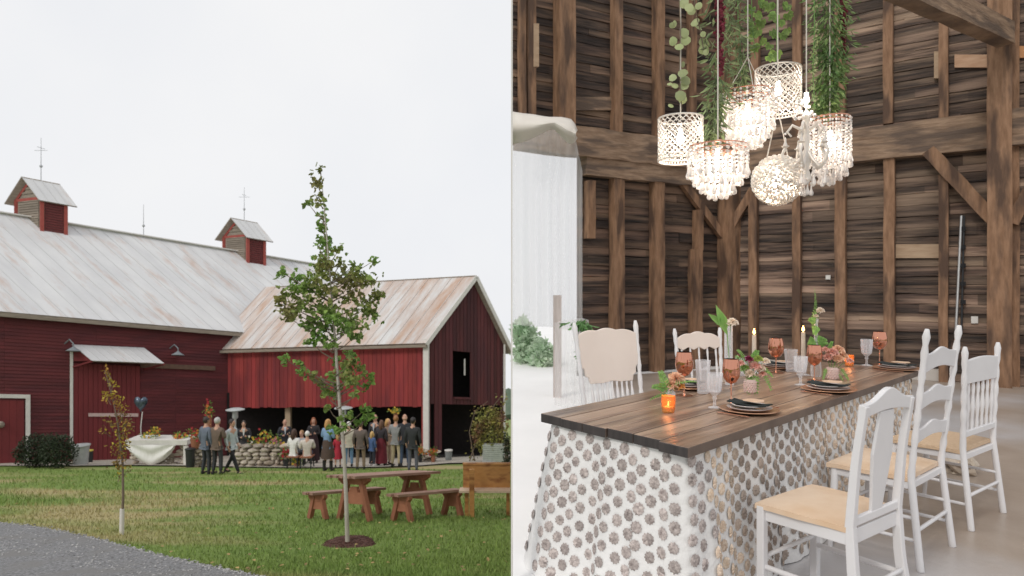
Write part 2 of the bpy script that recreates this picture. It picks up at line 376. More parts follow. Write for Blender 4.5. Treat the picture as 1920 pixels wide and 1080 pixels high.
# framed door at far left
dz = zw(26, 745); s1 = s_of(52)
dr = MB(warp=hill)
for k in range(9):
    a = s1-0.12-0.23*(k+1); dr.hexa([on_wall(a,0.05,0.03), on_wall(a+0.225,0.05,0.03), on_wall(a+0.225,dz-0.1,0.03), on_wall(a,dz-0.1,0.03)], [on_wall(a,0.05,0.07), on_wall(a+0.225,0.05,0.07), on_wall(a+0.225,dz-0.1,0.07), on_wall(a,dz-0.1,0.07)])
dro = dr.build('door', m_redd, barn, label='red plank door with a white frame at the far left')
g = MB(warp=hill)
g.beam(on_wall(s1,0,0.06), on_wall(s1,dz,0.06), 0.15, 0.07, up=OUTM); g.beam(on_wall(s1-2.6,dz+0.06,0.065), on_wall(s1+0.075,dz+0.06,0.065), 0.07, 0.15)
g.build('door_frame', m_white, dro)
g = MB(warp=hill); g.ball(on_wall(s_of(1), zw(1,795), 0.12), 0.13, 8, 6); g.build('door_handle', m_grayw, dro)
# sliding door under the little tin canopy
sa, sb = s_of(137), s_of(262); dz = zw(137, 680)
g = MB(warp=hill); nb = 14
for k in range(nb):
    a = sa+(sb-sa)*k/nb; b = sa+(sb-sa)*(k+1)/nb-0.012
    g.hexa([on_wall(a,0.05,0.03), on_wall(b,0.05,0.03), on_wall(b,dz,0.03), on_wall(a,dz,0.03)], [on_wall(a,0.05,0.09), on_wall(b,0.05,0.09), on_wall(b,dz,0.09), on_wall(a,dz,0.09)])
sdo = g.build('sliding_door', m_redd, barn)
g = MB(warp=hill); zz = zw(205, 777); g.beam(on_wall(s_of(165),zz,0.11), on_wall(s_of(258),zz,0.11), 0.04, 0.14); g.build('door_batten', mat('pink_white_paint',(0.6,0.45,0.42)), sdo)
g = MB(warp=hill); g.beam(on_wall(s_of(262),zw(262,684),0.1), on_wall(s_of(402),zw(402,690),0.1), 0.09, 0.2); g.build('door_track', mat('rusty_steel',(0.10,0.06,0.045),(0.16,0.09,0.06)), barn)
g = MB(warp=hill); g.beam(on_wall(s_of(133.5),0.3,0.07), on_wall(s_of(133.5),zw(133,652),0.07), 0.1, 0.08, up=OUTM); g.build('corner_trim', m_white, barn)
can = [on_wall(s_of(135), zw(135,645), 0.03), on_wall(s_of(270), zw(270,651), 0.03)]
fo = [can[0]+W_*1.0+Vector((0,0,-0.68)), can[1]+W_*1.05+Vector((0,0,-0.70))]
co = roof_plane(fo[0], fo[1], can[1], can[0], -0.12, seam=0.3, parent=barn, name='door_canopy', th=0.05)
g = MB(warp=hill)
for s in (0, 1):
    g = MB(warp=hill); g.poly([can[s], fo[s], Vector((can[s].x, can[s].y, fo[s].z))]); g.beam(Vector((can[s].x,can[s].y,fo[s].z-0.25)), fo[s]-Vector((0,0,0.03)), 0.07, 0.07)
    g.build('canopy_bracket', m_redd, co)
for px, py in ((121,653),(318,661)):
    g = MB(warp=hill); p = on_wall(s_of(px), zw(px,py)-0.05, 0.0); q = p+W_*0.45
    g.tube([p+Vector((0,0,0.25)), p+W_*0.25+Vector((0,0,0.42)), q+Vector((0,0,0.25)), q+Vector((0,0,0.12))], 0.025, 6)
    g.lathe([(0.04,0.12),(0.10,0.06),(0.26,-0.04),(0.27,-0.06)], q, 12); g.build('wall_lamp', mat('lamp_enamel',(0.25,0.28,0.30)), barn, smooth=True)
# cupolas
def cupola(t, lab, s=1.0):
    c = P0 - W_*HW + U*t
    z0, z1, z2 = RZ-0.75, RZ+1.12*s, RZ+1.95*s; a, b = 0.44*s, 0.74*s
    root = thing('cupola', lab, 'cupola', hill(c+Vector((0,0,RZ))), group='roof cupolas')
    q = lambda i, j, z: c + U*i + W_*j + Vector((0,0,z))
    g = MB(warp=hill); zb = lambda j: RZ+0.15 - abs(j)*sl_ - 0.05
    g.hexa([q(-a,-b,z0),q(a,-b,z0),q(a,b,z0),q(-a,b,z0)], [q(-a,-b,z1),q(a,-b,z1),q(a,b,z1),q(-a,b,z1)])
    g.hexa([q(-a,-b,z1),q(a,-b,z1),q(a,b,z1),q(-a,b,z1)], [q(-a,-0.01,z2-0.08),q(a,-0.01,z2-0.08),q(a,0.01,z2-0.08),q(-a,0.01,z2-0.08)])
    g.build('body', m_grayw, root)
    g = MB(warp=hill)                                                   # red corner boards and gable trim
    for i in (-a, a):
        for j in (-b, b): g.beam(q(i*1.02,j*1.02,z0+0.1), q(i*1.02,j*1.02,z1-0.13), 0.15*s, 0.15*s, up=U)
    g.beam(q(-a*1.04,-b,z1-0.15), q(-a*1.04,b,z1-0.15), 0.05, 0.12); g.beam(q(-a*1.05,-b,z1-0.14), q(-a*1.05,0,z2-0.24), 0.06, 0.11); g.beam(q(-a*1.05,b,z1-0.14), q(-a*1.05,0,z2-0.24), 0.06, 0.11)
    g.build('corner_trim', m_cupred, root)
    g = MB(warp=hill); g2 = MB(warp=hill)
    for k in range(13):
        z = z0+0.3+k*(z1-z0-0.4)/13; g.beam(q(-a*0.8,b*1.03,z), q(a*0.8,b*1.03,z), 0.07, 0.09)
        g2.beam(q(-a*1.03,-b*0.8,z), q(-a*1.03,b*0.8,z), 0.05, 0.085)
    for k in range(3): g2.beam(q(-a*1.03,-b*(0.55-k*0.18),z1+0.15+k*0.2), q(-a*1.03,b*(0.55-k*0.18),z1+0.15+k*0.2), 0.05, 0.09)
    g.build('louvre', m_louver, root); g2.build('louvre', m_grayw, root, label='grey slatted louvre on the gable side')
    o_ = 0.28; e = z1-0.28*(z2-z1)/b
    for sg in (-1, 1): roof_plane(q(-a-o_,sg*(b+o_),e), q(a+o_,sg*(b+o_),e), q(a+o_,0,z2), q(-a-o_,0,z2), 0.0, seam=0.35, parent=root, th=0.06)
    return hill(q(0,0,z2))
t1 = cupola(5.14, 'larger slatted cupola at the left end of the barn ridge'); t2 = cupola(14.3, 'slatted cupola on the ridge nearer the wing', 1.0)
m_rod = mat('rod_metal', (0.45,0.46,0.48), rough=0.4, metal=0.4)
def rod(base, h, lab, cross=True):
    g = MB(); g.tube([base-Vector((0,0,0.1)), base+Vector((0,0,h*0.5)), base+Vector((0,0,h))], [0.022,0.016,0.009], 6)
    g.ball(base+Vector((0,0,h*0.33)), 0.07, 8, 6)
    if cross: g.beam(base+Vector((-0.3,0,h*0.7)), base+Vector((0.3,0,h*0.7)), 0.018, 0.018); g.beam(base+Vector((0,-0.25,h*0.76)), base+Vector((0,0.25,h*0.76)), 0.018, 0.018)
    recenter(tag(g.build('lightning_rod', m_rod, smooth=True), lab, 'lightning rod', 'lightning rods on the barn roof'))
rod(t1, 1.95, 'cross-armed lightning rod on top of the left cupola'); rod(t2, 1.8, 'thin lightning rod on top of the right cupola', True)
t = 9.35; rod(hill(P0-W_*HW+U*9.35+Vector((0,0,RZ+0.15))), 1.6, 'bare lightning rod on the open ridge between the cupolas', False)

# ---- the wing
J = P0+U*8.5; C = Vector((-3.69,28.8,0)); F = Vector((-0.42,31.65,0)); ez, rz_, oh = 5.30, 8.2, 2.30
wd = (C-J).normalized(); NW = Vector((wd.y, -wd.x, 0)); GD = (F-C).normalized(); NG = Vector((GD.y, -GD.x, 0))
NW = NW if NW.y < 0 else -NW; NG = NG if NG.x > 0 else -NG
wing = thing('barn_wing', 'bright red board barn wing with open ground floor and rust streaked roof', 'barn wing', hill(C))
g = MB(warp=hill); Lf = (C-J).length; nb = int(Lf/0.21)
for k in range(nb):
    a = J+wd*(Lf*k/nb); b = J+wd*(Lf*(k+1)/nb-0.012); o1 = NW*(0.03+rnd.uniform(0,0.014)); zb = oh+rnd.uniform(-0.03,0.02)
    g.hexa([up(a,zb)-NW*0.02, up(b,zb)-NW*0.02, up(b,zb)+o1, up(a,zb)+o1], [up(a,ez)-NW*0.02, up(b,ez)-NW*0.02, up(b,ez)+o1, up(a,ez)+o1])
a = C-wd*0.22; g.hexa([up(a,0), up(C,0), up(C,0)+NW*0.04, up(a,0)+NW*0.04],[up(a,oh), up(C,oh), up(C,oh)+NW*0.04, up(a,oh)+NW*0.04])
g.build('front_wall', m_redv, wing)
Lg = (F-C).length; AP = 0.55
def gh(t): return ez + (rz_-ez)*(t/AP if t < AP else (1-t)/(1-AP))
m_gab = mat('gable_red_shaded', (0.070,0.018,0.021), (0.105,0.024,0.028), rough=0.8, scale=1.6, stretch=(3,3,0.5), bump=0.3, island=0.25, c3=(0.065,0.018,0.024), s3=0.7)  # shaded copy of the wing red; gable's shade is in the colour
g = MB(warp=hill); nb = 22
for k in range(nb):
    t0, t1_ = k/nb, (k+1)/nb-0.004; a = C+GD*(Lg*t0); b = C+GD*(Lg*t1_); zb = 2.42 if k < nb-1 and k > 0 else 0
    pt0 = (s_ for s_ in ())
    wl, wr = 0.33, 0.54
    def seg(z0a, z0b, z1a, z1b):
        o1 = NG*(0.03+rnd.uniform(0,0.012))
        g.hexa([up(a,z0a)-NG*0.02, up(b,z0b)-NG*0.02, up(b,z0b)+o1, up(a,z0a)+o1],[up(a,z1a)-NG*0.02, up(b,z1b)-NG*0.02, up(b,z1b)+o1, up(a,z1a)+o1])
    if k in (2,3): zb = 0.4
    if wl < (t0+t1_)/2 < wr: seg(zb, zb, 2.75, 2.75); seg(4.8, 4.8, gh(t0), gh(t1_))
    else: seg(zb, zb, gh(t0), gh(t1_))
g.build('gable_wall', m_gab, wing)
g = MB(warp=hill); a = C+GD*(Lg*0.33); b = C+GD*(Lg*0.54)
g.beam(up(a,2.7)+NG*0.06, up(b,2.7)+NG*0.06, 0.06, 0.1)
wo = g.build('window_opening', m_gab, wing)
g = MB(warp=hill); c_ = C+GD*(Lg*0.49); g.beam(up(c_,3.75)-NG*0.1, up(c_,4.5)-NG*0.1, 0.06, 0.04, up=NG); g.build('window_post', m_white, wo)
g = MB(warp=hill)                                                        # interior shade put into near-black sheets: back wall, ceiling, inner sides
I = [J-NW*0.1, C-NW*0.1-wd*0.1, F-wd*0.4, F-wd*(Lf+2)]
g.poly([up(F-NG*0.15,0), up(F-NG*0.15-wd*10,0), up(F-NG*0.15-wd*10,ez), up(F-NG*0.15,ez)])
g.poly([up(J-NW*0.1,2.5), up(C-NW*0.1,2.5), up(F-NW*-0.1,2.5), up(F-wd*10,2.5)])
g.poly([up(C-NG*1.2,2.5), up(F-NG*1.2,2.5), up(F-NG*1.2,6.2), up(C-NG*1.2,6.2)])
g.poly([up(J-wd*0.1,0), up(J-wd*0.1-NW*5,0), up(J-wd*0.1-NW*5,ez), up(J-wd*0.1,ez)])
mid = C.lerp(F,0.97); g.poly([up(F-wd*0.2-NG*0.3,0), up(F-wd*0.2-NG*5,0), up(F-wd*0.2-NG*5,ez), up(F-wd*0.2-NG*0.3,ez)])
g.poly([P0+U*8.4+OUTM*0.09, P0+U*17+OUTM*0.09, P0+U*17+OUTM*0.09+V(0,0,3), P0+U*8.4+OUTM*0.09+V(0,0,3)])  # near-black sheet over the main wall, standing in for shade
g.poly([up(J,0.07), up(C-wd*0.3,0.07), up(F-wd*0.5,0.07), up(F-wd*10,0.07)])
g.build('inner_shade_walls', m_shade, wing)
RA = C.lerp(F, AP); gl, gr = GD*0.0, GD*0.35
def wr(base, z, e=0.0): return base + wd*e + Vector((0,0,z))
slw = (rz_-ez)/((RA-C).length); RJ = RA-wd*14
roof_plane(C-wd*10.6-GD*0.32+Vector((0,0,ez-0.32*slw+0.1)), C+wd*0.28-GD*0.32+Vector((0,0,ez-0.32*slw+0.1)), wr(RA,rz_+0.1,0.28), wr(RA-wd*10.6,rz_+0.1), 0.15, seam=0.55, parent=wing)
slw2 = (rz_-ez)/((F-RA).length)
roof_plane(F-wd*10+GD*0.33+Vector((0,0,ez-0.33*slw2+0.1)), F+wd*0.28+GD*0.33+Vector((0,0,ez-0.33*slw2+0.1)), wr(RA,rz_+0.1,0.28), wr(RA-wd*10,rz_+0.1), 0.02, seam=0.55, parent=wing)
g = MB(warp=hill); e_ = C-GD*0.34+Vector((0,0,ez-0.34*slw)); g.beam(e_-wd*10, e_+wd*0.3, 0.11, 0.12, seg=10, jit=0.006); g.build('gutter', m_grayw, wing)
g = MB(warp=hill)
g.beam(e_+wd*0.3+Vector((0,0,0.05)), wr(RA,rz_+0.02,0.3), 0.05, 0.17); g.beam(F+GD*0.33+wd*0.3+Vector((0,0,ez-0.33*slw2)), wr(RA,rz_+0.02,0.3), 0.05, 0.17)
g.build('barge_board', m_white, wing)
g = MB(warp=hill); g.beam(up(C,0.1)+NW*0.1+wd*0.02, up(C,ez-0.1)+NW*0.1+wd*0.02, 0.24, 0.13, up=NW); g.build('corner_trim', m_white, wing)
g = MB(warp=hill); g.tube([up(F,0)+NG*0.1, up(F,ez)+NG*0.1], 0.05, 6); g.build('downpipe', m_white, wing)
m_post = mat('old_post', (0.36,0.27,0.18), (0.45,0.35,0.24), rough=0.85, scale=5, stretch=(3,3,0.5))
g = MB(warp=hill)
for px in (541,): a = J+wd*((px-430)/370*Lf*0.98); g.beam(up(a,0)-NW*0.4, up(a,2.6)-NW*0.4, 0.24, 0.24)
g.build('inner_post', m_post, wing)
# ================================================================== LEFT: things on the lawn and terrace
m_leafg = mat('maple_leaf', (0.14,0.27,0.05), (0.25,0.38,0.09), rough=0.6, scale=3, island=0.45, c3=(0.26,0.24,0.08), s3=1.0, transl=0.35)
m_leafy = mat('yellow_leaf', (0.40,0.36,0.04), (0.52,0.38,0.05), rough=0.6, scale=3, island=0.4, c3=(0.36,0.15,0.04), s3=2.0, transl=0.3)
m_leafd = mat('dark_leaf', (0.018,0.03,0.014), (0.035,0.05,0.02), rough=0.7, scale=3, island=0.5)
m_leafv = mat('vine_leaf', (0.16,0.19,0.05), (0.36,0.33,0.08), rough=0.6, scale=2, island=0.5, c3=(0.22,0.10,0.06), s3=1.4, transl=0.25)
m_bark = mat('young_bark', (0.40,0.36,0.31), (0.50,0.46,0.40), rough=0.8, scale=14, stretch=(1,1,0.3), bump=0.3)
m_twig = mat('twig', (0.13,0.10,0.07), (0.20,0.15,0.11), rough=0.85)
m_mulch = mat('mulch', (0.06,0.025,0.018), (0.12,0.05,0.035), rough=0.95, scale=30, bump=0.8)
# young maple: profile of crown half width by pixel row, from the photo
b0 = LG(652, 1022); D = b0.y; sc = D/FP
def tp(px, py, dy=0.0): p = P(px, py, D); p.y += dy; return p
tree = thing('young_maple_tree', 'slim young maple with sparse green crown standing in a mulch ring', 'tree', b0)
g = MB(); g.tube([b0-V(0,0,0.05), tp(649,930), tp(645,850), tp(637,760), tp(630,660), tp(622,560), tp(613,450), tp(604,345)], [0.031,0.027,0.024,0.022,0.018,0.013,0.009,0.004], 9)
g.build('trunk', m_bark, tree, smooth=True)
clumps = [(604,318,7,9),(602,345,12,14),(600,372,16,12),(571,380,6,5),(598,400,9,10),(592,415,10,9),(603,428,10,10),(596,445,12,12),(583,455,8,8),(611,455,14,12),(634,470,11,9),(598,478,18,12),(618,488,18,14),(600,500,20,12),
  (640,495,9,9),(664,497,8,6),(695,488,7,8),(532,510,10,9),(548,522,12,9),(672,510,14,10),(600,520,24,14),(634,520,24,14),(660,530,20,14),(690,525,20,12),(580,535,16,14),(543,540,9,7),(556,548,15,12),(610,545,26,14),(540,562,12,9),(650,555,26,14),(700,553,15,12),
  (580,565,18,12),(680,575,22,12),(560,580,20,10),(615,575,24,14),(545,595,12,9),(640,590,26,14),(590,598,18,12),(692,590,14,12),(670,606,24,12),(610,612,22,14),(570,615,9,6),(645,618,20,9),(600,635,16,10),(582,640,12,6),(662,630,10,9),(628,640,14,9),
  (545,672,9,7),(556,684,9,6),(578,690,10,8),(588,700,8,6),(650,664,14,8),(663,676,14,10),(680,690,12,8),(620,678,8,6),(645,695,16,8),(668,702,18,8),(690,706,8,9),(608,710,12,8),(595,720,9,9),(655,718,18,8),(620,728,14,8),(680,728,8,6),(618,745,12,8),(612,735,10,8),(672,735,5,5),
  (655,778,16,8),(682,770,9,10),(668,792,16,8),(645,795,12,7),(690,785,5,6),(618,762,8,5),(640,808,8,5)]
lf = MB(); br = MB()
for cx, cy, rx, ry in clumps:
    dy = rnd.uniform(-0.35, 0.35)*min(1, rx/14+0.3); c = tp(cx, cy, dy)
    tx = 652 - (1022-cy)*0.068 + (0 if cy > 500 else 0); ax = max(603, min(649, 604+ (cy-345)*0.07)); a = tp(ax, min(cy+18+abs(cx-ax)*0.35, 1000))
    br.tube([a, a.lerp(c, 0.5)+V(0,0,-0.03), c], [0.010,0.007,0.003], 5)
    n = int(rx*ry*(0.17 if cy > 490 else 0.11))+3
    for k in range(n):
        q = Vector((rnd.gauss(0,0.55), rnd.gauss(0,0.55), rnd.gauss(0,0.55))); p = c + Vector((q.x*rx*sc, q.y*rx*sc, q.z*ry*sc))
        d = Vector((rnd.gauss(0,1), rnd.gauss(0,1), rnd.gauss(-0.3,0.7))); L = rnd.uniform(0.05, 0.085); u = Vector((rnd.gauss(0,1), rnd.gauss(0,1), rnd.gauss(0,1)))
        lf.leaf(p, d, L, L*0.8, up=u)                                        # three-lobed leaf
        s_ = d.normalized().cross(u).normalized()
        lf.leaf(p, d.normalized()*0.5+s_, L*0.6, L*0.4, up=u); lf.leaf(p, d.normalized()*0.5-s_, L*0.6, L*0.4, up=u)
br.build('branches', m_twig, tree); lf.build('crown', m_leafg, tree)
g = MB(); p = tp(657, 695); p.y -= 0.05; g.beam(p, p+V(0.01,0,-0.1), 0.005, 0.035, up=(0,1,0)); g.build('tree_tag', mat('blue_tag',(0.16,0.27,0.42)), tree)
g = MB(); mc = b0
for k in range(320):
    a, r = rnd.uniform(0, 6.28), math.sqrt(rnd.random())*0.36; p = mc+V(r*math.cos(a), r*math.sin(a)*1.0, 0.005+0.05*(1-(r/0.36)**2)); g.box(p, (rnd.uniform(0.02,0.06), 0.012, 0.01), rz=rnd.uniform(0,3))
g.lathe([(0.37,-0.02),(0.34,0.01),(0.25,0.035),(0.1,0.05),(0.01,0.052)], mc, 24, wob=0.06)
o = g.build('mulch_ring', m_mulch); recenter(tag(o, 'ring of dark brown mulch around the maple trunk', 'mulch'))
# yellowing sapling with trunk guard
b1 = LG(228, 1001); D1 = b1.y
def sp(px, py, dy=0.0): p = P(px, py, D1); p.y += dy; return p
sap = thing('young_sapling', 'thin yellowing sapling with a white trunk guard on the left lawn', 'tree', b1)
g = MB(); g.tube([b1-V(0,0,0.03), sp(231,930), sp(230,870), sp(222,800), sp(212,750), sp(196,694)], [0.02,0.018,0.016,0.012,0.008,0.003], 7); g.build('trunk', m_twig, sap, smooth=True)
lf = MB(); lf2 = MB(); br = MB()
for cx, cy, rx, ry, n in [(196,696,5,9,22),(199,712,5,9,18),(206,722,7,8,14),(204,738,11,9,24),(216,745,9,14,36),(221,760,9,12,36),(196,745,8,5,12),(224,780,12,12,46),(212,795,14,12,34),(232,800,12,14,36),(226,818,14,14,50),(222,838,14,14,60),(230,852,13,12,60),(226,870,10,10,40),(234,882,8,8,22),(221,890,8,10,14),(202,806,7,7,12),(245,790,8,8,12),(240,830,9,12,20)]:
    c = sp(cx, cy, rnd.uniform(-0.1,0.1)); br.tube([sp(min(max(cx,208),230), cy+14), c], [0.006,0.002], 4)
    for k in range(n):
        p = c+Vector((rnd.gauss(0,0.5)*rx*D1/FP, rnd.gauss(0,0.5)*rx*D1/FP, rnd.gauss(0,0.5)*ry*D1/FP)); L = rnd.uniform(0.035,0.06)
        (lf if (cy < 775 or rnd.random() < 0.45) else lf2).leaf(p, (rnd.gauss(0,1),rnd.gauss(0,1),rnd.gauss(0.3,0.8)), L, L*0.5)
br.build('branches', m_twig, sap); lf.build('crown', m_leafy, sap); lf2.build('leaves', mat('olive_leaf',(0.13,0.12,0.03),(0.24,0.14,0.04),island=0.4,transl=0.2), sap)
g = MB(); g.tube([sp(228,1003), sp(229,954)], [0.033,0.03], 10); g.build('trunk_guard', m_white, sap, smooth=True)

# ---- picnic set (axes as they stand in the photo)
m_pic = mat('picnic_wood', (0.24,0.09,0.048), (0.34,0.14,0.08), rough=0.75, scale=4, stretch=(1,1,1), bump=0.3, island=0.2)
m_pict = mat('picnic_top', (0.27,0.15,0.11), (0.36,0.22,0.17), rough=0.7, scale=5, bump=0.25, island=0.15)
E1 = Vector((0.74,0.67,0)); E2 = Vector((0.9,-0.43,0))
def trestle(c, width, H, parent, leg_name='leg', beamw=0.0):
    for s in (-1, 1):
        g = MB(warp=hill); g.beam(c+E2*(s*width*0.52), c+E2*(s*width*0.22)+V(0,0,H-0.08), 0.10, 0.07, up=E1); g.build('leg', m_pic, parent)
    g = MB(warp=hill); w = width*0.5
    M2 = Matrix(((E2.x, E1.x, 0, c.x),(E2.y, E1.y, 0, c.y),(0,0,1,0),(0,0,0,1)))
    g.prism([(-w,H-0.045),(w,H-0.045),(w,H-0.09),(w*0.7,H-0.16),(-w*0.7,H-0.16),(-w,H-0.09)], 0.07, M2)
    g.prism([(-w*0.72,H*0.36),(w*0.72,H*0.36),(w*0.6,H*0.62),(w*0.28,H*0.62),(w*0.2,H*0.74),(-w*0.2,H*0.74),(-w*0.28,H*0.62),(-w*0.6,H*0.62)], 0.05, M2)
    g.build('end_brace', m_pic, parent)
def plank_top(c, L, Wd, H, n, parent, name):
    g = MB(warp=hill)
    for k in range(n):
        o = E2*((k+0.5)/n-0.5)*Wd; g.beam(c+o-E1*L/2+V(0,0,H-0.02+rnd.uniform(-.002,.002)), c+o+E1*L/2+V(0,0,H-0.02), Wd/n-0.012, 0.042)
    g.build(name, m_pict, parent)
tc_ = Vector((-2.2,11.6,0)); tb = thing('picnic_table', 'brown wooden picnic table on the lawn between its two benches', 'picnic table', hill(tc_))
plank_top(tc_, 1.72, 0.66, 0.76, 5, tb, 'tabletop')
for s in (-1, 1): trestle(tc_+E1*s*0.60, 0.62, 0.76, tb)
for lab, c in (('wooden picnic bench left of the picnic table', Vector((-2.92,11.70,0))), ('wooden picnic bench right of the picnic table, nearer the pew', Vector((-1.44,11.42,0)))):
    bn = thing('picnic_bench', lab, 'bench', hill(c), group='picnic benches')
    plank_top(c, 1.42, 0.30, 0.46, 2, bn, 'seat')
    for s in (-1, 1): trestle(c+E1*s*0.52, 0.34, 0.46, bn)
# pew-like bench at the right edge
m_pew = mat('orange_pine', (0.42,0.19,0.055), (0.55,0.29,0.10), rough=0.6, scale=3, stretch=(1,1,3), bump=0.15, c3=(0.26,0.10,0.03), s3=3)
pb = LG(888, 966); pd = pb.y; pw = thing('wooden_pew', 'orange pine pew with tall solid back at the edge of the lawn', 'bench', pb)
def pp(px, py, dy=0.0): p = P(px, py, pd); p.y += dy; return p
xr = -0.03
g = MB(); a, b = pp(868,872,0.04), pp(957,918,0.04); g.box(((a.x+xr)/2, pd+0.05, (a.z+b.z)/2), (xr-a.x, 0.04, a.z-b.z)); g.build('backrest', m_pew, pw)
g = MB(); g.box(((a.x+xr)/2, pd+0.045, a.z+0.012), (xr-a.x+0.01, 0.07, 0.03)); g.build('top_rail', m_pew, pw)
g = MB(); z = pp(0,917).z; a = pp(862,917); g.box(((a.x+xr)/2, pd-0.06, z), (xr-a.x, 0.22, 0.035)); g.build('seat', mat('pale_plank',(0.55,0.40,0.28),(0.62,0.48,0.36)), pw)
for px in (886,):
    a = pp(px,874,0.0); g = MB(); zb = gz(a.x,pd)-0.02; g.box((a.x, pd-0.195, (a.z+zb)/2-0.02), (0.085, 0.05, a.z-zb+0.04)); g.build('leg', m_pew, pw)
    g = MB(); g.box((a.x-0.1, pd-0.02, (z+zb)/2-0.02), (0.07, 0.05, z-zb-0.05)); g.build('leg', m_pew, pw)
g = MB(); g.box((xr-0.04, pd, (z+gz(0,pd))/2), (0.06, 0.05, z-gz(0,pd))); g.build('leg', m_pew, pw)

# ---- bushes and planting by the barn
def leafball(name, lab, cat, cx, cy, rx, ry, base_py, n, m, L=0.09, group=None, stem=True, gap=0.0):
    b = LG(cx, base_py); d = b.y; s = d/FP
    r = thing(name, lab, cat, b, group=group); g = MB(); st = MB()
    for k in range(n):
        while True:
            q = Vector((rnd.uniform(-1,1), rnd.uniform(-1,1), rnd.uniform(-1,1)))
            if q.length < 1 and q.length > 0.25 + gap*rnd.random(): break
        sc_ = 1 + 0.3*noise.noise(q*2+Vector((cx,0,0)))
        p = P(cx, cy, d) + Vector((q.x*rx*s*sc_, q.y*rx*s*0.8, q.z*ry*s*sc_))
        if p.z < gz(p.x,p.y)+0.02: continue
        g.leaf(p, (rnd.gauss(0,1),rnd.gauss(0,1),rnd.gauss(0.2,0.8)), L*rnd.uniform(0.6,1.3), L*0.6)
    for k in range(9):
        a = rnd.uniform(0,6.28); q = P(cx, cy, d)+V(math.cos(a)*rx*s*0.6, math.sin(a)*rx*s*0.5, ry*s*rnd.uniform(-0.2,0.7)); st.tube([b+V(0,0,-0.03), b.lerp(q,0.5)+V(0,0,0.1), q], [0.02,0.014,0.005], 5)
    st.build('stems', m_twig, r); g.build('foliage', m, r); return r
leafball('evergreen_bush', 'dark low evergreen bush in front of the barn, beside the white door frame', 'bush', 66, 846, 36, 32, 876, 2600, m_leafd, 0.08)
leafball('evergreen_bush', 'dark rounded bush between its twin and the galvanised bin', 'bush', 108, 846, 34, 32, 877, 2600, m_leafd, 0.08)
leafball('vine_shrub', 'tall yellow-leaved shrub covering the right corner of the wing', 'shrub', 920, 812, 34, 50, 866, 1500, m_leafv, 0.13, gap=0.3)
g = MB(); d = LD(866)
for pts in ([(880,866),(905,790),(930,755),(944,738)],[(890,866),(880,810),(890,772),(915,752)],[(905,866),(930,800),(940,770),(948,745)]):
    g.tube([P(a,b,d) for a,b in pts], [0.03,0.022,0.015,0.01], 5)
    for k in range(40):
        a = rnd.randint(1,3); p = P(*pts[a-1],d).lerp(P(*pts[a],d), rnd.random())+V(rnd.gauss(0,.12),rnd.gauss(0,.2),rnd.gauss(0,.12)); g.leaf(p,(rnd.gauss(0,1),rnd.gauss(0,1),-0.4),0.11,0.07,m=1)
recenter(tag(g.build('arching_branches', [m_twig, m_leafv]), 'bare arching stems reaching up the gable wall beside the yellow shrub', 'shrub'))
leafball('small_conifer', 'dark conifer sprig at the right end of the pew', 'shrub', 950, 852, 7, 42, 915, 500, m_leafd, 0.06)
# ---- bins, pots
m_galv = mat('galvanised', (0.42,0.45,0.45), (0.55,0.57,0.57), rough=0.5, scale=6, metal=0.3)
m_blk = mat('black_plastic', (0.02,0.022,0.025), (0.03,0.03,0.033), rough=0.5)
def bin_(px, top, base, w, m, lab, lid=None, name='bin', taper=0.82, rings=True):
    b = LG(px, base); s = b.y/FP; H = (base-top)*s; r = w/2*s
    root = thing(name, lab, 'bin', b); g = MB(); g.lathe([(r*taper,0),(r*(taper+1)/2,H*0.5),(r,H*0.94),(r*0.93,H*0.94),(r*0.9,H*0.9)], b, 18); g.build('body', m, root, smooth=True)
    g = MB(); g.lathe([(r*1.04,H*0.9),(r*1.1,H*0.92),(r*1.1,H*0.97),(r*0.6,H),(0.01,H*1.02)], b, 18, cap=False); g.build('lid', lid or m, root, smooth=True); return root
bin_(151, 832, 872, 30, m_galv, 'galvanised grey dustbin beside the dark bushes')
bin_(168, 842, 868, 12, m_blk, 'small black bin with a yellow lid behind the galvanised dustbin', mat('yellow_lid',(0.62,0.50,0.10)))
bin_(356.5, 839, 875, 17, m_blk, 'black cylindrical bin at the right end of the draped counter')
bin_(841, 842, 864, 14, mat('grey_bin',(0.25,0.27,0.27)), 'pale lidded bin in the dark gable opening', m_white)
# ---- draped counter
cb = LG(295, 872); cd = cb.y; ctr = thing('draped_counter', 'long white draped serving counter with flowers on top', 'counter', cb)
def cp(px, py, dy=0): p = P(px,py,cd); p.y += dy; return p
g = MB(); a, b = cp(236,825), cp(352,834); g.box(((a.x+b.x)/2, cd+0.4, (a.z+b.z)/2), (b.x-a.x, 0.9, abs(a.z-b.z))); g.build('counter_top', m_white, ctr)
m_stone = mat('field_stone', (0.36,0.30,0.24), (0.50,0.45,0.38), rough=0.9, scale=4, bump=0.6, island=0.3, c3=(0.26,0.2,0.15))
g = MB(); zb = gz(0,cd)-0.1
for k in range(60):
    px = rnd.uniform(240,350); p = cp(px, rnd.uniform(838,874), 0.3); g.ball(p, (rnd.uniform(0.09,0.2),0.12,rnd.uniform(0.05,0.1)), 7, 5, jit=0.25)
g.build('stone_base', m_stone, ctr)
g = MB(); a = cp(349,836); g.box((a.x, cd-0.02, (a.z+zb)/2), (0.15,0.1,a.z-zb)); g.build('post', m_white, ctr)
m_swag = mat('white_cloth', (0.80,0.79,0.76), (0.70,0.69,0.66), rough=0.8, scale=3, stretch=(6,1,1), bump=0.15)
g = MB(); n = 40; m_ = 10; idx = {}
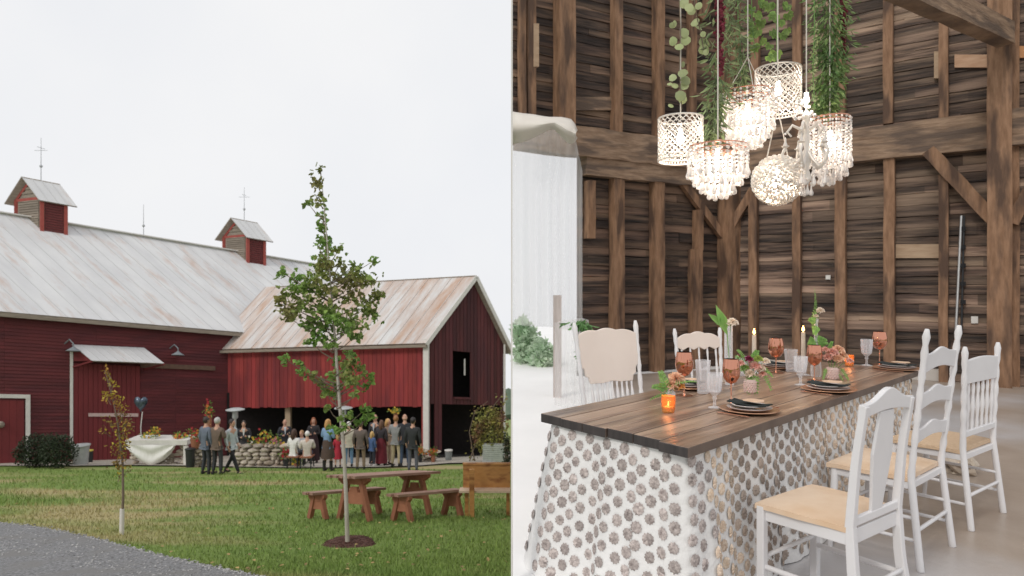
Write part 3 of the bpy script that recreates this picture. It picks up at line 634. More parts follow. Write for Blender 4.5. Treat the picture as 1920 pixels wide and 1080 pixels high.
for i in range(n+1):
    s = i/n; px = 240+s*92; bot = 834 + 36*math.sin(math.pi*min(1,max(0,(s*1.02))))**0.7
    for j in range(m_+1):
        t = j/m_; py = 833+(bot-833)*t; idx[i,j] = g.pt(cp(px, py, -0.08-0.05*math.sin(t*9+abs(s-0.5)*6)-0.06*math.sin(math.pi*t)))
for i in range(n):
    for j in range(m_): g.face([idx[i,j], idx[i+1,j], idx[i+1,j+1], idx[i,j+1]])
g.build('swag', m_swag, ctr, smooth=True)
m_petals = [mat('petal_orange',(0.60,0.20,0.04),island=0.3), mat('petal_red',(0.42,0.03,0.04),island=0.3), mat('petal_yellow',(0.65,0.45,0.06),island=0.3), mat('petal_pink',(0.55,0.20,0.25),island=0.3), mat('petal_white',(0.72,0.68,0.60),island=0.2)]
def flowers(px, py, base_py, rx, ry, lab, pot=None, d=None, kinds=(0,1,2), n=22, name='potted_flowers', on=None, potm=None, group='flower pots on the terrace'):
    d = d or LD(base_py); c = P(px, py, d); s = d/FP; b = P(px, base_py, d)
    r = thing(name, lab, 'flowers', b, group=group)
    g = MB(); pr = rx*s*0.55; ph = max(0.06,(base_py-py-ry*0.6)*s)
    g.lathe([(pr*0.7,0),(pr,ph),(pr*0.9,ph),(0.01,ph*0.9)], b, 12); g.build('pot', potm or mat('terracotta',(0.35,0.14,0.08)), r, smooth=True)
    g = MB(); f = MB()
    for k in range(n*4): q = Vector((rnd.gauss(0,.5)*rx*s, rnd.gauss(0,.4)*rx*s, rnd.gauss(0,.5)*ry*s)); g.leaf(c+q,(rnd.gauss(0,1),rnd.gauss(0,1),rnd.gauss(.4,.6)),0.10,0.045)
    for k in range(n):
        q = Vector((rnd.gauss(0,.55)*rx*s, -abs(rnd.gauss(0,.4))*rx*s, rnd.gauss(0.25,.5)*ry*s)); p = c+q; mi = rnd.randint(0,len(kinds)-1)
        for w in range(7): f.leaf(p,(math.cos(w*.9),-0.4,math.sin(w*.9)),0.05,0.04,m=mi,up=(0,1,0))
    g.build('leaves', m_leafg, r); f.build('blossoms', [m_petals[i] for i in kinds], r)
flowers(292,812,829,12,9,'orange blossoms in a white vase on the draped counter', d=cd+0.3, kinds=(0,2), potm=m_white)
flowers(270,818,829,10,8,'green leafy pot at the left end of the draped counter', d=cd+0.3, kinds=(2,), n=5, potm=m_galv)
flowers(338,819,829,12,7,'low yellow and orange pot at the right end of the draped counter', d=cd+0.3, kinds=(0,2,1))
# ---- pedestal fan with dark foil-like blades behind the counter
fb = LG(266, 868); fd = fb.y; fan = thing('foil_balloon', 'dark blue and silver heart balloon on a pale stick behind the counter', 'balloon', fb)
g = MB(); g.tube([fb, P(264,800,fd), P(267,772,fd)], 0.02, 6); g.build('stick', m_white, fan)
g = MB(); hp = []
for k in range(28):
    t = 2*math.pi*k/28; hp.append((16*math.sin(t)**3/17*0.29, (13*math.cos(t)-5*math.cos(2*t)-2*math.cos(3*t)-math.cos(4*t))/17*0.36))
c = P(264,756,fd)
for (yy, s_) in ((-0.09,0.55),(0,1.0),(0.09,0.55)): pass
rings = []
for yy, s_ in ((-0.10,0.45),(-0.07,0.8),(0,1.0),(0.07,0.8),(0.10,0.45)): rings.append([g.pt(c+V(x*s_,yy,z*s_)) for x,z in hp])
for a in range(4):
    for i in range(28): g.face([rings[a][i], rings[a][(i+1)%28], rings[a+1][(i+1)%28], rings[a+1][i]])
g.face(rings[0][::-1]); g.face(rings[-1])
g.build('balloon', mat('foil',(0.02,0.03,0.05),(0.16,0.2,0.25),rough=0.25,scale=2.2,metal=0.6,contrast=0.7), fan, smooth=True)
# ---- dry stone wall with planting in front of the terrace
def stonewall(x0, x1, top, base, lab, n):
    d = LD(base)+0.5; r = MB()
    rows = 6
    for j in range(rows):
        px = x0 + rnd.uniform(-3,0)
        while px < x1:
            w = rnd.uniform(9,24); py = base-(base-top)*(j+0.5)/rows; h = (base-top)/rows*d/FP*0.56
            r.ball(P(px+w/2, py, d)+V(0, j*0.03+rnd.uniform(-.05,.05), 0), (w/2*d/FP*1.03, 0.22, h*1.1), 9, 6, jit=0.16); px += w
    recenter(tag(r.build('stone_wall', m_stone, smooth=False), lab, 'stone wall', 'dry stone walls'))
stonewall(362, 396, 836, 876, 'short rough stone wall between the black bin and the three men', 0)
stonewall(438, 532, 834, 877, 'rough pale stone wall right of the three men', 0)
stonewall(785, 812, 846, 868, 'small heap of stones at the foot of the wing corner post', 0)
LDw = LD(876)+0.6
for i,(px,py,by,rx,ry,k,lab) in enumerate([(392,770,832,9,14,(0,1),'tall red and orange flowers on a stem behind the three men'),(366,815,840,16,12,(1,0),'red blossoms spilling over the wall by the black bin'),(478,832,860,14,12,(4,1,2),'white and red blossoms left on the stone wall'),
    (497,822,858,13,16,(2,1),'tall green and yellow plant with a spike above the stone wall'),(516,828,856,10,10,(3,2),'pink blossoms on the stone wall'),(523,838,860,12,7,(2,0),'yellow blossoms low on the right of the stone wall'),
    (536,853,876,12,12,(1,),'dark green pot with a mound of red blossoms at the end of the wall'),(557,862,877,11,9,(2,),'small green plant with yellow flowers under the seated guests'),
    (788,848,868,8,8,(0,),'orange flowers at the foot of the corner post'),(812,848,868,8,8,(1,0),'red flowers right of the corner post'),(138,845,868,6,7,(1,2),'red and yellow flowers beside the galvanised dustbin'),(742,771,790,8,4,(2,),'yellow hanging basket in the dark opening')]):
    flowers(px,py,by,rx,ry,lab, d=LD(876)+(0.1 if by>870 else 0.5) if by < 880 and px > 300 and px < 600 else LD(868), kinds=k, potm=m_blk if i in (6,8) else None)
# patio heaters
m_ss = mat('heater_steel', (0.62,0.62,0.62), (0.7,0.7,0.7), rough=0.3, metal=0.6)
def heater(px, top, lab):
    b = LG(px, 868); s = b.y/FP; H = (868-top)*s; r = thing('patio_heater', lab, 'patio heater', b, group='patio heaters')
    g = MB(); g.tube([b, b+V(0,0,H*0.82)], 0.04, 10); g.build('pole', m_ss, r, smooth=True)
    g = MB(); g.lathe([(0.22,0),(0.22,0.05),(0.2,0.7),(0.05,0.78)], b, 14); g.build('base', m_ss, r, smooth=True)
    g = MB(); g.lathe([(0.08,H*0.8),(0.11,H*0.82),(0.11,H*0.94),(0.06,H*0.96)], b, 12); g.build('burner', m_galv, r, smooth=True)
    g = MB(); g.lathe([(0.35,H*0.955),(0.355,H*0.965),(0.2,H*0.985),(0.02,H*0.99)], b, 24, cap=False); g.build('reflector', m_galv, r, smooth=True)
heater(441, 763, 'patio heater with a mushroom top at the left of the open ground floor'); heater(644, 760, 'patio heater half hidden behind the maple leaves')
g = MB(); pb_ = LG(925,868); 
for k in range(9): g.box(P(925, 834+k*3.6, pb_.y+0.3), (0.85+rnd.uniform(-.03,.03),0.3,0.065), m=0)
recenter(tag(g.build('stone_planter', m_galv), 'pale block planter under the yellow shrub', 'planter'))

# ================================================================== people
def skin_to(mb, verts, edges, radii, m=0, sub=1):
    me = bpy.data.meshes.new('tmp'); me.from_pydata([Vector(v) for v in verts], edges, []); ob = bpy.data.objects.new('tmp', me); col.objects.link(ob)
    md = ob.modifiers.new('s', 'SKIN'); md.use_smooth_shade = True
    for i, r_ in enumerate(radii):
        sv = me.skin_vertices[0].data[i]; sv.radius = r_ if isinstance(r_, tuple) else (r_, r_); sv.use_root = (i == 0)
    ss = ob.modifiers.new('b', 'SUBSURF'); ss.levels = sub; ss.render_levels = sub
    dg = bpy.context.evaluated_depsgraph_get(); ev = ob.evaluated_get(dg); m2 = ev.to_mesh(); mb.add_mesh(m2, m); ev.to_mesh_clear()
    bpy.data.objects.remove(ob); bpy.data.meshes.remove(me)
CM = {}
def cmat(c, r=0.8):
    k = tuple(c)
    if k not in CM: CM[k] = mat('cloth_%d' % len(CM), c, tuple(x*1.3 for x in c), rough=r, scale=9, bump=0.3, bscale=25)
    return CM[k]
m_skin = mat('skin', (0.52,0.29,0.20), (0.58,0.34,0.25), rough=0.55, scale=8)
m_eye = mat('eye_dark', (0.02,0.015,0.015)); m_lip = mat('lip', (0.35,0.10,0.09))
def person(px, foot, head, facing, lab, top, bottom, hair, pose='stand', long_hair=False, skirt=False, coat=False, bald=False, arms='down', shoe=(0.02,0.018,0.018), d=None, group='guests gathered by the barn', male=True, shirt=None):
    d_ = d or LD(foot); zf = CZ-(foot-540)/FP*d_; base = Vector(((px-960)/FP*d_, d_, zf if not d else gz(0,d)))
    H = (foot-head)/FP*d_; seat = pose == 'sit'
    if seat: H = (foot-head)/FP*d_/0.77
    k = H/1.75; base.z = gz(base.x, d_) + (0.045 if foot < 880 else 0.0)
    r = thing('person', lab, 'person', base, facing, group=group, local=True)
    hipz, shz, nkz, hdz = 0.93, 1.43, 1.52, 1.63
    if seat: hipz, shz, nkz, hdz = 0.50, 0.99, 1.08, 1.19
    hw, sw = 0.095, (0.19 if male else 0.165)
    if pose == 'walk': fl, fr = (-hw, -0.34, 0.07), (hw, 0.30, 0.12)
    elif seat: fl, fr = (-0.12,-0.42,0.07), (0.12,-0.40,0.07)
    else: fl, fr = (-0.12, -0.02, 0.07), (0.12, 0.03, 0.07)
    if seat: kl, kr = (-0.13,-0.42,0.50), (0.13,-0.42,0.50)
    else: kl, kr = (-0.11, fl[1]*0.45-0.03, 0.50), (0.11, fr[1]*0.35-0.05, 0.50)
    if arms == 'down': el, er, wl, wr_ = (-sw-0.06,0.03,1.14),(sw+0.06,0.03,1.14),(-sw-0.06,-0.06,0.90),(sw+0.06,-0.06,0.90)
    elif arms == 'front': el, er, wl, wr_ = (-sw-0.07,-0.02,1.15),(sw+0.07,-0.02,1.15),(-0.07,-0.26,1.16),(0.07,-0.27,1.20)
    elif arms == 'hip': el, er, wl, wr_ = (-sw-0.12,0.05,1.16),(sw+0.06,0.03,1.14),(-0.15,-0.12,1.05),(sw+0.05,-0.1,0.9)
    else: el, er, wl, wr_ = (-sw-0.05,-0.08,1.17),(sw+0.05,0.03,1.14),(-0.16,-0.30,1.30),(sw+0.05,-0.05,0.90)
    dz = -0.44 if seat else 0
    el, er, wl, wr_ = [(a[0], a[1], a[2]+dz) for a in (el, er, wl, wr_)]
    lean = 0.02
    def K(p): return (p[0]*k, p[1]*k, p[2]*k)
    vts = [(0,0,hipz),(0,lean,hipz+0.20),(0,0,shz-0.09),(0,-0.005,nkz),(0,-0.02,hdz-0.03),
           (-sw,0,shz-0.03),el,wl,(sw,0,shz-0.03),er,wr_,(-hw,0,hipz-0.06),kl,fl,(hw,0,hipz-0.06),kr,fr,
           (fl[0],fl[1]-0.15,0.03),(fr[0],fr[1]-0.15,0.03)]
    wl2 = (wl[0]*0.98, wl[1]-0.03, wl[2]-0.07 if arms != 'front' else wl[2]+0.01); wr2 = (wr_[0]*0.98, wr_[1]-0.03, wr_[2]-0.07 if arms != 'front' else wr_[2]+0.01)
    vts += [wl2, wr2]
    ed = [(0,1),(1,2),(2,3),(3,4),(2,5),(5,6),(6,7),(2,8),(8,9),(9,10),(0,11),(11,12),(12,13),(0,14),(14,15),(15,16),(13,17),(16,18),(7,19),(10,20)]
    wst = 0.135 if male else 0.11
    rad = [(0.15,0.11),(wst,0.095),(0.155,0.10),0.052,0.06,0.058,0.042,0.028,0.058,0.042,0.028,0.082,0.055,0.038,0.082,0.055,0.038,0.03,0.03,0.033,0.033]
    sc_ = lambda R_: [tuple(x*k for x in q) if isinstance(q, tuple) else (q*k,q*k) for q in R_]
    b = MB(); skin_to(b, [K(v) for v in vts], ed, sc_(rad))
    for hp_, ws, sg in ((wl2, wl, -1), (wr2, wr_, 1)):                    # fingers and thumb, slightly curled
        hv = Vector(hp_); dv = (hv-Vector(ws)).normalized(); sd_ = dv.cross(Vector((1,0,0))).normalized()
        for i_ in range(4):
            o_ = sd_*(i_-1.5)*0.017; L_ = (0.065,0.075,0.07,0.055)[i_]
            b.tube([Vector(K(hv+o_+dv*0.01)), Vector(K(hv+o_+dv*(0.02+L_*0.6))), Vector(K(hv+o_+dv*(0.02+L_)+Vector((-sg*0.015,0,0))))], [0.009*k,0.008*k,0.006*k], 5)
        b.tube([Vector(K(hv-dv*0.02+sd_*0.025)), Vector(K(hv+dv*0.02+sd_*0.05)), Vector(K(hv+dv*0.045+sd_*0.048))], [0.011*k,0.009*k,0.007*k], 5)
    hc = Vector(K((0,-0.025,hdz+0.02)))
    b.ball(hc, (0.075*k,0.095*k,0.115*k), 14, 10); b.ball(hc+Vector((0,-0.03*k,-0.06*k)), (0.055*k,0.06*k,0.055*k), 10, 8)
    b.ball(hc+Vector((0,-0.1*k,-0.01*k)), (0.012*k,0.02*k,0.026*k), 6, 5)
    for s in (-1,1):
        b.ball(hc+Vector((s*0.076*k,0.005*k,0)), (0.012*k,0.02*k,0.03*k), 6, 5); b.ball(hc+Vector((s*0.03*k,-0.086*k,0.012*k)), (0.011*k,0.008*k,0.007*k), 6, 5, m=1)
    b.ball(hc+Vector((0,-0.087*k,-0.055*k)), (0.024*k,0.008*k,0.006*k), 6, 5, m=2)
    b.build('body', [m_skin, m_eye, m_lip], r, smooth=True)
    if bald: pass
    h = MB(); hm = cmat(hair, 0.6)
    tl = Vector((0,0.018*k,0.025*k if not bald else 0.0)); n_, kk = 14, 9
    if bald: h.ball(hc+Vector((0,0.03*k,-0.02*k)), (0.079*k,0.078*k,0.07*k), n_, kk, jit=0.04)
    else: h.ball(hc+tl, (0.086*k,0.10*k,0.108*k), n_, kk, jit=0.06)
    if long_hair:
        h.tube([hc+Vector((0,0.04*k,0.04*k)), hc+Vector((0,0.075*k,-0.06*k)), hc+Vector((0,0.085*k,-0.17*k)), hc+Vector((0,0.08*k,-0.25*k))], [0.08*k,0.085*k,0.07*k,0.03*k], 10)
        for s in (-1,1): h.tube([hc+Vector((s*0.06*k,0.0,0.04*k)), hc+Vector((s*0.085*k,0.0,-0.06*k)), hc+Vector((s*0.09*k,0.0,-0.16*k))], [0.03*k,0.035*k,0.015*k], 6)
    h.build('hair', hm, r, smooth=True)
    t_ = MB(); e_ = 0.016
    tv = [vts[0],vts[1],vts[2],(0,0,nkz-0.05),vts[5],el,tuple(Vector(el).lerp(Vector(wl),0.9)),vts[8],er,tuple(Vector(er).lerp(Vector(wr_),0.9)),(0,0.0,hipz-0.07)]
    tr = [(0.165,0.125),(wst+0.025,0.115),(0.17,0.12),0.062,0.074,0.056,0.042,0.074,0.056,0.042,(0.16,0.125)]
    te = [(0,1),(1,2),(2,3),(2,4),(4,5),(5,6),(2,7),(7,8),(8,9),(0,10)]
    if coat and not seat: tv.append((0,0.01,hipz-0.16)); tr.append((0.175,0.135)); te.append((10,11))
    skin_to(t_, [K(v) for v in tv], te, sc_(tr)); tm = [cmat(top)]
    if shirt:
        t_.prism([(-0.05*k,(shz+0.04)*k),(0.05*k,(shz+0.04)*k),(0.0,(shz-0.28)*k)], 0.02*k, Matrix.Translation((0,-0.125*k,0)), m=1); tm.append(cmat(shirt))
    t_.build('jacket' if male else 'top', tm, r, smooth=True)
    q = MB()
    if skirt:
        zb = 0.45 if skirt != 'long' else 0.12
        if seat: q.lathe([(0.13*k,(hipz+0.1)*k),(0.19*k,hipz*k),(0.24*k,(hipz-0.2)*k),(0.25*k,0.15*k)], (0,-0.08*k,0), 16)
        else: q.lathe([(0.125*k,(hipz+0.16)*k),(0.16*k,(hipz+0.05)*k),(0.185*k,(hipz-0.12)*k),(0.21*k,(zb+hipz)/2*k),(0.235*k,zb*k)], (0,0,0), 18, wob=0.07)
        q.build('skirt', cmat(bottom), r, smooth=True)
    else:
        pv = [vts[0],vts[11],kl,(fl[0],fl[1],0.09),vts[14],kr,(fr[0],fr[1],0.09)]
        skin_to(q, [K(v) for v in pv], [(0,1),(1,2),(2,3),(0,4),(4,5),(5,6)], sc_([(0.125,0.095),0.088,0.070,0.055,0.088,0.070,0.055])); q.build('trousers', cmat(bottom), r, smooth=True)
    for f in (fl, fr):
        q = MB(); q.ball(Vector(K((f[0],f[1]-0.06,0.035))), (0.048*k,0.14*k,0.042*k), 10, 6); q.ball(Vector(K((f[0],f[1],0.07))), (0.045*k,0.055*k,0.06*k), 8, 6)
        if skirt and shoe == 'boot': q.tube([Vector(K((f[0],f[1],0.05))), Vector(K((f[0],f[1],0.36)))], [0.055*k,0.06*k], 8)
        q.build('shoe', cmat((0.02,0.018,0.018) if shoe == 'boot' else shoe), r, smooth=True)
    return r
def chair_under(px, foot, d, lab): pass
RT, LT, BK, FR = R(90), R(-90), R(180), 0.0
person(386, 888, 782, R(150), 'man in a slate blue jacket, leftmost of the three men on the lawn', (0.11,0.13,0.17),(0.035,0.037,0.045),(0.03,0.022,0.02), coat=True)
person(407, 888.5, 783, R(165), 'grey haired man in a brown tweed jacket, middle of the three men', (0.12,0.085,0.065),(0.03,0.03,0.035),(0.42,0.41,0.40), coat=True, arms='front')
person(434, 886, 786, R(75), 'man in a light grey shirt striding right, dark trousers', (0.42,0.46,0.48),(0.018,0.018,0.022),(0.025,0.02,0.02), pose='walk', arms='down')
person(457, 874, 791, R(20), 'man in a dark suit and white shirt behind the stone wall', (0.03,0.03,0.035),(0.03,0.03,0.035),(0.04,0.03,0.025), shirt=(0.6,0.6,0.6), arms='front')
person(534, 869, 788, R(25), 'balding man in a black jacket standing left of the inner post', (0.025,0.027,0.035),(0.03,0.03,0.03),(0.35,0.3,0.27), bald=True, shirt=(0.55,0.6,0.65), arms='front')
person(551, 877.5, 805, R(165), 'dark haired woman in a white top seated with her back to the lawn', (0.66,0.65,0.63),(0.03,0.03,0.035),(0.06,0.03,0.02), pose='sit', long_hair=True, male=False, arms='front')
person(566, 871, 807, R(-10), 'woman with light brown hair seated facing the lawn', (0.30,0.32,0.34),(0.05,0.05,0.06),(0.30,0.17,0.08), pose='sit', male=False, arms='front')
person(576, 878, 809, R(195), 'white haired person in a beige jacket seated with back to the lawn', (0.52,0.47,0.42),(0.04,0.045,0.07),(0.62,0.60,0.58), pose='sit', arms='front')
person(588, 869, 785, R(10), 'woman with long auburn hair and a black dress standing behind the seated guests', (0.025,0.022,0.025),(0.03,0.012,0.015),(0.22,0.07,0.03), long_hair=True, male=False, skirt='long', arms='front')
person(614.5, 882, 786, R(160), 'blonde woman in a denim jacket, brown skirt and black boots', (0.17,0.27,0.42),(0.07,0.045,0.035),(0.45,0.25,0.09), long_hair=True, male=False, skirt=True, shoe='boot', arms='front')
person(633.5, 877, 815, R(190), 'small girl in a crimson dress left of the maple trunk', (0.36,0.02,0.04),(0.34,0.02,0.04),(0.40,0.24,0.10), male=False, skirt=True, long_hair=True)
person(654, 877, 793, R(200), 'white haired person in a cream top and blue jeans behind the maple trunk', (0.50,0.46,0.38),(0.14,0.24,0.40),(0.66,0.65,0.62), arms='front')
person(676, 880, 790, R(180), 'man in a taupe jacket and khaki brown trousers seen from behind', (0.11,0.085,0.075),(0.20,0.14,0.10),(0.12,0.09,0.07), coat=True)
person(697.5, 875, 811, R(150), 'blonde child in a navy blue top and white shoes', (0.06,0.11,0.24),(0.03,0.035,0.05),(0.52,0.34,0.14), male=False, shoe=(0.6,0.6,0.6), long_hair=True)
person(704, 871, 779, R(-20), 'balding man in a dark coat behind the blonde child', (0.03,0.03,0.035),(0.03,0.03,0.03),(0.28,0.17,0.10), bald=True, coat=True, shirt=(0.4,0.42,0.45))
person(715, 874, 790, R(170), 'woman in a dark top and long burgundy skirt', (0.03,0.025,0.03),(0.13,0.012,0.022),(0.12,0.06,0.035), male=False, skirt='long', long_hair=True)
person(727, 873, 787, R(60), 'blonde woman in beige beside the man in the grey sweater', (0.36,0.26,0.20),(0.36,0.28,0.20),(0.50,0.30,0.12), male=False, long_hair=True, arms='front')
person(742, 876, 782, R(165), 'man in a grey sweater and khaki trousers seen from behind', (0.21,0.21,0.215),(0.42,0.34,0.23),(0.30,0.14,0.06), arms='front')
person(759, 876, 779, R(190), 'man with a shaved head in a black jacket right of the grey sweater', (0.022,0.023,0.03),(0.04,0.06,0.11),(0.50,0.30,0.22), bald=True, coat=True)
person(774, 885, 783, R(170), 'dark haired man in a black jacket and grey jeans, rightmost of the guests', (0.022,0.024,0.026),(0.09,0.09,0.115),(0.025,0.02,0.02), coat=True)
# two stools and a small table for the seated guests
def stool(px, foot, lab, dd=0.0):
    b = LG(px, foot); b.y += dd; b.z = gz(b.x, b.y)+0.045; r = thing('garden_chair', lab, 'chair', b, group='chairs of the seated guests')
    g = MB(); g.box(b+V(0,0,0.40), (0.42,0.40,0.04)); g.build('seat', m_pic, r)
    for i in (-1,1):
        for j in (-1,1): g = MB(); g.beam(b+V(i*0.18,j*0.17,0), b+V(i*0.17,j*0.16,0.39), 0.035, 0.035); g.build('leg', m_blk, r)
stool(551, 877.5, 'stool under the woman in the white top'); stool(576, 878, 'stool under the white haired person'); stool(566, 871, 'stool under the woman facing the lawn')
# ================================================================== RIGHT: inside the timber barn (floor at z = 0)
m_conc = mat('polished_concrete', (0.33,0.265,0.215), (0.43,0.365,0.31), rough=0.34, scale=3.0, bump=0.12, bscale=30, c3=(0.55,0.55,0.57), s3=0.33, lo3=0.46, contrast=0.2)
g = MB(); g.hexa([(0.003,-9,-9),(16,-9,-9),(16,24,-9),(0.003,24,-9)], [(0.003,-9,0),(16,-9,0),(16,24,0),(0.003,24,0)]); struct(g.build('concrete_floor', m_conc))
m_glare = mat('floor_glare', (0.90,0.89,0.88), (0.85,0.84,0.83), rough=0.6, scale=1.2)  # near-white colour carries the overexposed glare over the concrete and outside
g = MB(); g.poly([(0.004,1.5,0.004),(0.35,1.5,0.004),(0.5,3.0,0.004),(0.8,5.0,0.004),(1.6,10.6,0.004),(9,14,0.004),(9,24,0.004),(0.004,24,0.004)]); struct(g.build('floor_glare', m_glare))
g = MB(); g.box((-0.0012, 3.14, 1.2), (0.0072, 0.05, 3.9)); recenter(tag(g.build('white_divider', m_white), 'very slim white dividing line added between the two halves, at the left edge of the barn floor', 'post'))  # dividing line between the two halves, put in as a thin upright
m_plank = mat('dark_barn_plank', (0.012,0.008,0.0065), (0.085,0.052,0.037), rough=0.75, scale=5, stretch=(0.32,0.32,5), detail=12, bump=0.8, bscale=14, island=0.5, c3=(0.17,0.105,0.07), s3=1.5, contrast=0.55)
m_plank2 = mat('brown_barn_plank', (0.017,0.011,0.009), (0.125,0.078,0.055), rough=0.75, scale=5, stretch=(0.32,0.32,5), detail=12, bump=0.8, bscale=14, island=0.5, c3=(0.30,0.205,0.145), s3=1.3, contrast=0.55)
m_tim = mat('hewn_timber', (0.18,0.096,0.050), (0.31,0.18,0.105), rough=0.8, scale=7, stretch=(2.5,2.5,0.5), bump=0.6, bscale=14, island=0.2, c3=(0.085,0.048,0.03), s3=2.2, contrast=0.5)
m_timh = mat('hewn_beam', (0.17,0.105,0.065), (0.33,0.225,0.15), rough=0.8, scale=4, stretch=(0.8,0.8,5), bump=0.6, bscale=10, island=0.15, c3=(0.11,0.075,0.055), s3=1.6)
CR = Vector((3.81,12.0,0)); D1 = Vector((-0.882,-0.47,0)); D2 = Vector((0.807,-0.59,0)); N1 = Vector((0.47,-0.882,0)); N2 = Vector((-0.59,-0.807,0))
def t1(px): q = (px-960)/FP; return (3.81-12*q)/(0.882-0.47*q)
def t2(px): q = (px-960)/FP; return (12*q-3.81)/(0.807+0.59*q)
def w1(px, py, o=0.0):
    p = CR+D1*t1(px); return Vector((p.x, p.y, CZ-(py-540)/FP*p.y)) + N1*o
def w2(px, py, o=0.0):
    p = CR+D2*t2(px); return Vector((p.x, p.y, CZ-(py-540)/FP*p.y)) + N2*o
def boards(mb, C0, Dv, N, t0, t1_, z0, z1, hm, hole=None):
    z = z0
    while z < z1:
        h = rnd.uniform(0.8,1.25)*hm; t = t0
        while t < t1_:
            L = rnd.uniform(1.0, 2.6); e = min(t1_, t+L)
            if not (hole and t < hole[1] and e > hole[0] and z < hole[2]):
                pass
            segs = [(t, e)]
            if hole and z < hole[2]:
                segs = [(a,b) for a,b in ((t, min(e,hole[0])), (max(t,hole[1]), e)) if b-a > 0.02]
            for a, b in segs:
                n = max(1, int((b-a)/0.2)); prev = None; o = rnd.uniform(-0.006,0.010); tilt = rnd.uniform(0.0,0.016); oz = rnd.random()*40
                for k in range(n+1):
                    tt = a+(b-a)*k/n; wz0 = 0.014*noise.noise(Vector((tt*2.2,z*5,oz)))+0.010*noise.noise(Vector((tt*7,z*5,oz))); wz1 = 0.016*noise.noise(Vector((tt*2.2,z*5+9,oz)))+0.012*noise.noise(Vector((tt*8,z*5,oz+5)))
                    c = C0+Dv*tt
                    r = [mb.pt(c+N*(-0.03)+V(0,0,z+wz0)), mb.pt(c+N*(o+tilt)+V(0,0,z+wz0+0.008)), mb.pt(c+N*(o)+V(0,0,z+h+wz1-0.010)), mb.pt(c+N*(-0.03)+V(0,0,z+h+wz1))]
                    if prev is None: mb.face(r)
                    else:
                        for q in range(4): mb.face([prev[q], r[q], r[(q+1)%4], prev[(q+1)%4]])
                    prev = r
                mb.face(prev[::-1])
            t = e
        z += h - 0.012
    # solid backing
    def bk(a, b, za, zb): mb.hexa([C0+Dv*a-N*0.10+V(0,0,za), C0+Dv*b-N*0.10+V(0,0,za), C0+Dv*b-N*0.05+V(0,0,za), C0+Dv*a-N*0.05+V(0,0,za)], [C0+Dv*a-N*0.10+V(0,0,zb), C0+Dv*b-N*0.10+V(0,0,zb), C0+Dv*b-N*0.05+V(0,0,zb), C0+Dv*a-N*0.05+V(0,0,zb)])
    if hole: bk(t0, hole[0], z0, hole[2]); bk(t0, t1_-0.05, hole[2], z1)
    else: bk(t0, t1_, z0, z1)
    return
TH = t1(1088)                                                            # door opening from here to the left end
TW1 = 3.81/0.882 - 0.006
room = thing('timber_barn_room', 'dark weathered plank barn walls with exposed brown studs and posts', 'barn interior', CR)
WT = 7.6
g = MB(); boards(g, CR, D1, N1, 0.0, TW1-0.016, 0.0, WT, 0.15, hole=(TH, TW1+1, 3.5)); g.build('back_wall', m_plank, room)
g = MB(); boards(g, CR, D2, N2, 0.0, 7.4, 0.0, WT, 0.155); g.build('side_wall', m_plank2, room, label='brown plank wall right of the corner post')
def vert(fn, px, y0, y1, wpx, dep, m=m_tim, name='stud', jit=0.006, px1=None, o=0.0):
    a = fn(px, y0); b = fn(px if px1 is None else px1, y1); N = N1 if fn is w1 else N2
    b = Vector((a.x, a.y, b.z)) if px1 is None else b
    w = wpx/FP*a.y; g = MB(); up_ = N
    a = a + N*(dep/2+0.015+o); b = b + N*(dep/2+0.015+o)
    if a.z > b.z: a, b = b, a
    if a.z < 0.05: a.z = 0
    g.beam(a, b, w*1.0, dep, up=up_, seg=max(2,int((b.z-a.z)/0.4)), jit=jit); return g.build(name, m, room)
ZB0, ZB1 = 3.26, 3.80       # girt between the storeys (z range)
def girt(C0, Dv, N, a, b, z0, z1, dep, nm, m=None, jit=0.012, o=0.0):
    g = MB(); g.beam(C0+Dv*a+N*(dep/2+0.02+o)+V(0,0,(z0+z1)/2), C0+Dv*b+N*(dep/2+0.02+o)+V(0,0,(z0+z1)/2), dep, z1-z0, seg=14, jit=jit); return g.build(nm, m or m_timh, room)
# left wall: two stacked beams; right wall: one deep beam with a board on its face
girt(CR, D1, N1, 0.1, TW1, 3.44, 3.90, 0.20, 'girt'); girt(CR, D1, N1, 0.1, TH, 3.16, 3.46, 0.17, 'girt')
girt(CR, D2, N2, 0.1, 7.3, 3.63, 3.92, 0.17, 'girt'); girt(CR, D2, N2, 0.1, 7.3, 3.40, 3.65, 0.20, 'girt')
for px, w, dep in ((975,12,.1),(990,16,.12),(1051,35,.2),(1150,18,.14),(1228,19,.14),(1291,14,.12)): vert(w1, px, -60, 262 if px>1000 else 262, w, dep)
for px, y0, y1, w in ((1099,341,448,15),(1150,333,900,24),(1225,338,900,24),(1302,395,470,13),(1297,468,900,22)): vert(w1, px, y1, y0, w, 0.15)
vert(w1, 1357, 900, -60, 36, 0.26, name='corner_post')
for px, w in ((1420,14),(1497,15),(1578,17),(1667,16),(1770,15)): vert(w2, px, 262 if px<1600 else 235, -60, w, 0.14)
for px, y0, w in ((1416,360,15),(1497,330,14),(1578,300,18),(1669,292,18),(1770,330,15)): vert(w2, px, 900, y0, w, 0.15)
vert(w2, 1874, 900, -60, 37, 0.32, name='main_post', m=m_timh if False else m_tim, jit=0.004)
vert(w2, 1903, 900, -60, 14, 0.1)
def brace(fn, a, b, w, dep, o=0.1, m=None, nm='brace'):
    N = N1 if fn is w1 else N2; p, q = fn(*a)+N*o, fn(*b)+N*o; g = MB(); g.beam(p, q, dep, w/FP*p.y, up=(0,0,1), seg=6, jit=0.006); return g.build(nm, m or m_tim, room)
brace(w1, (1268,338), (1350,448), 15, 0.09); brace(w2, (1372,430), (1416,356), 14, 0.09)
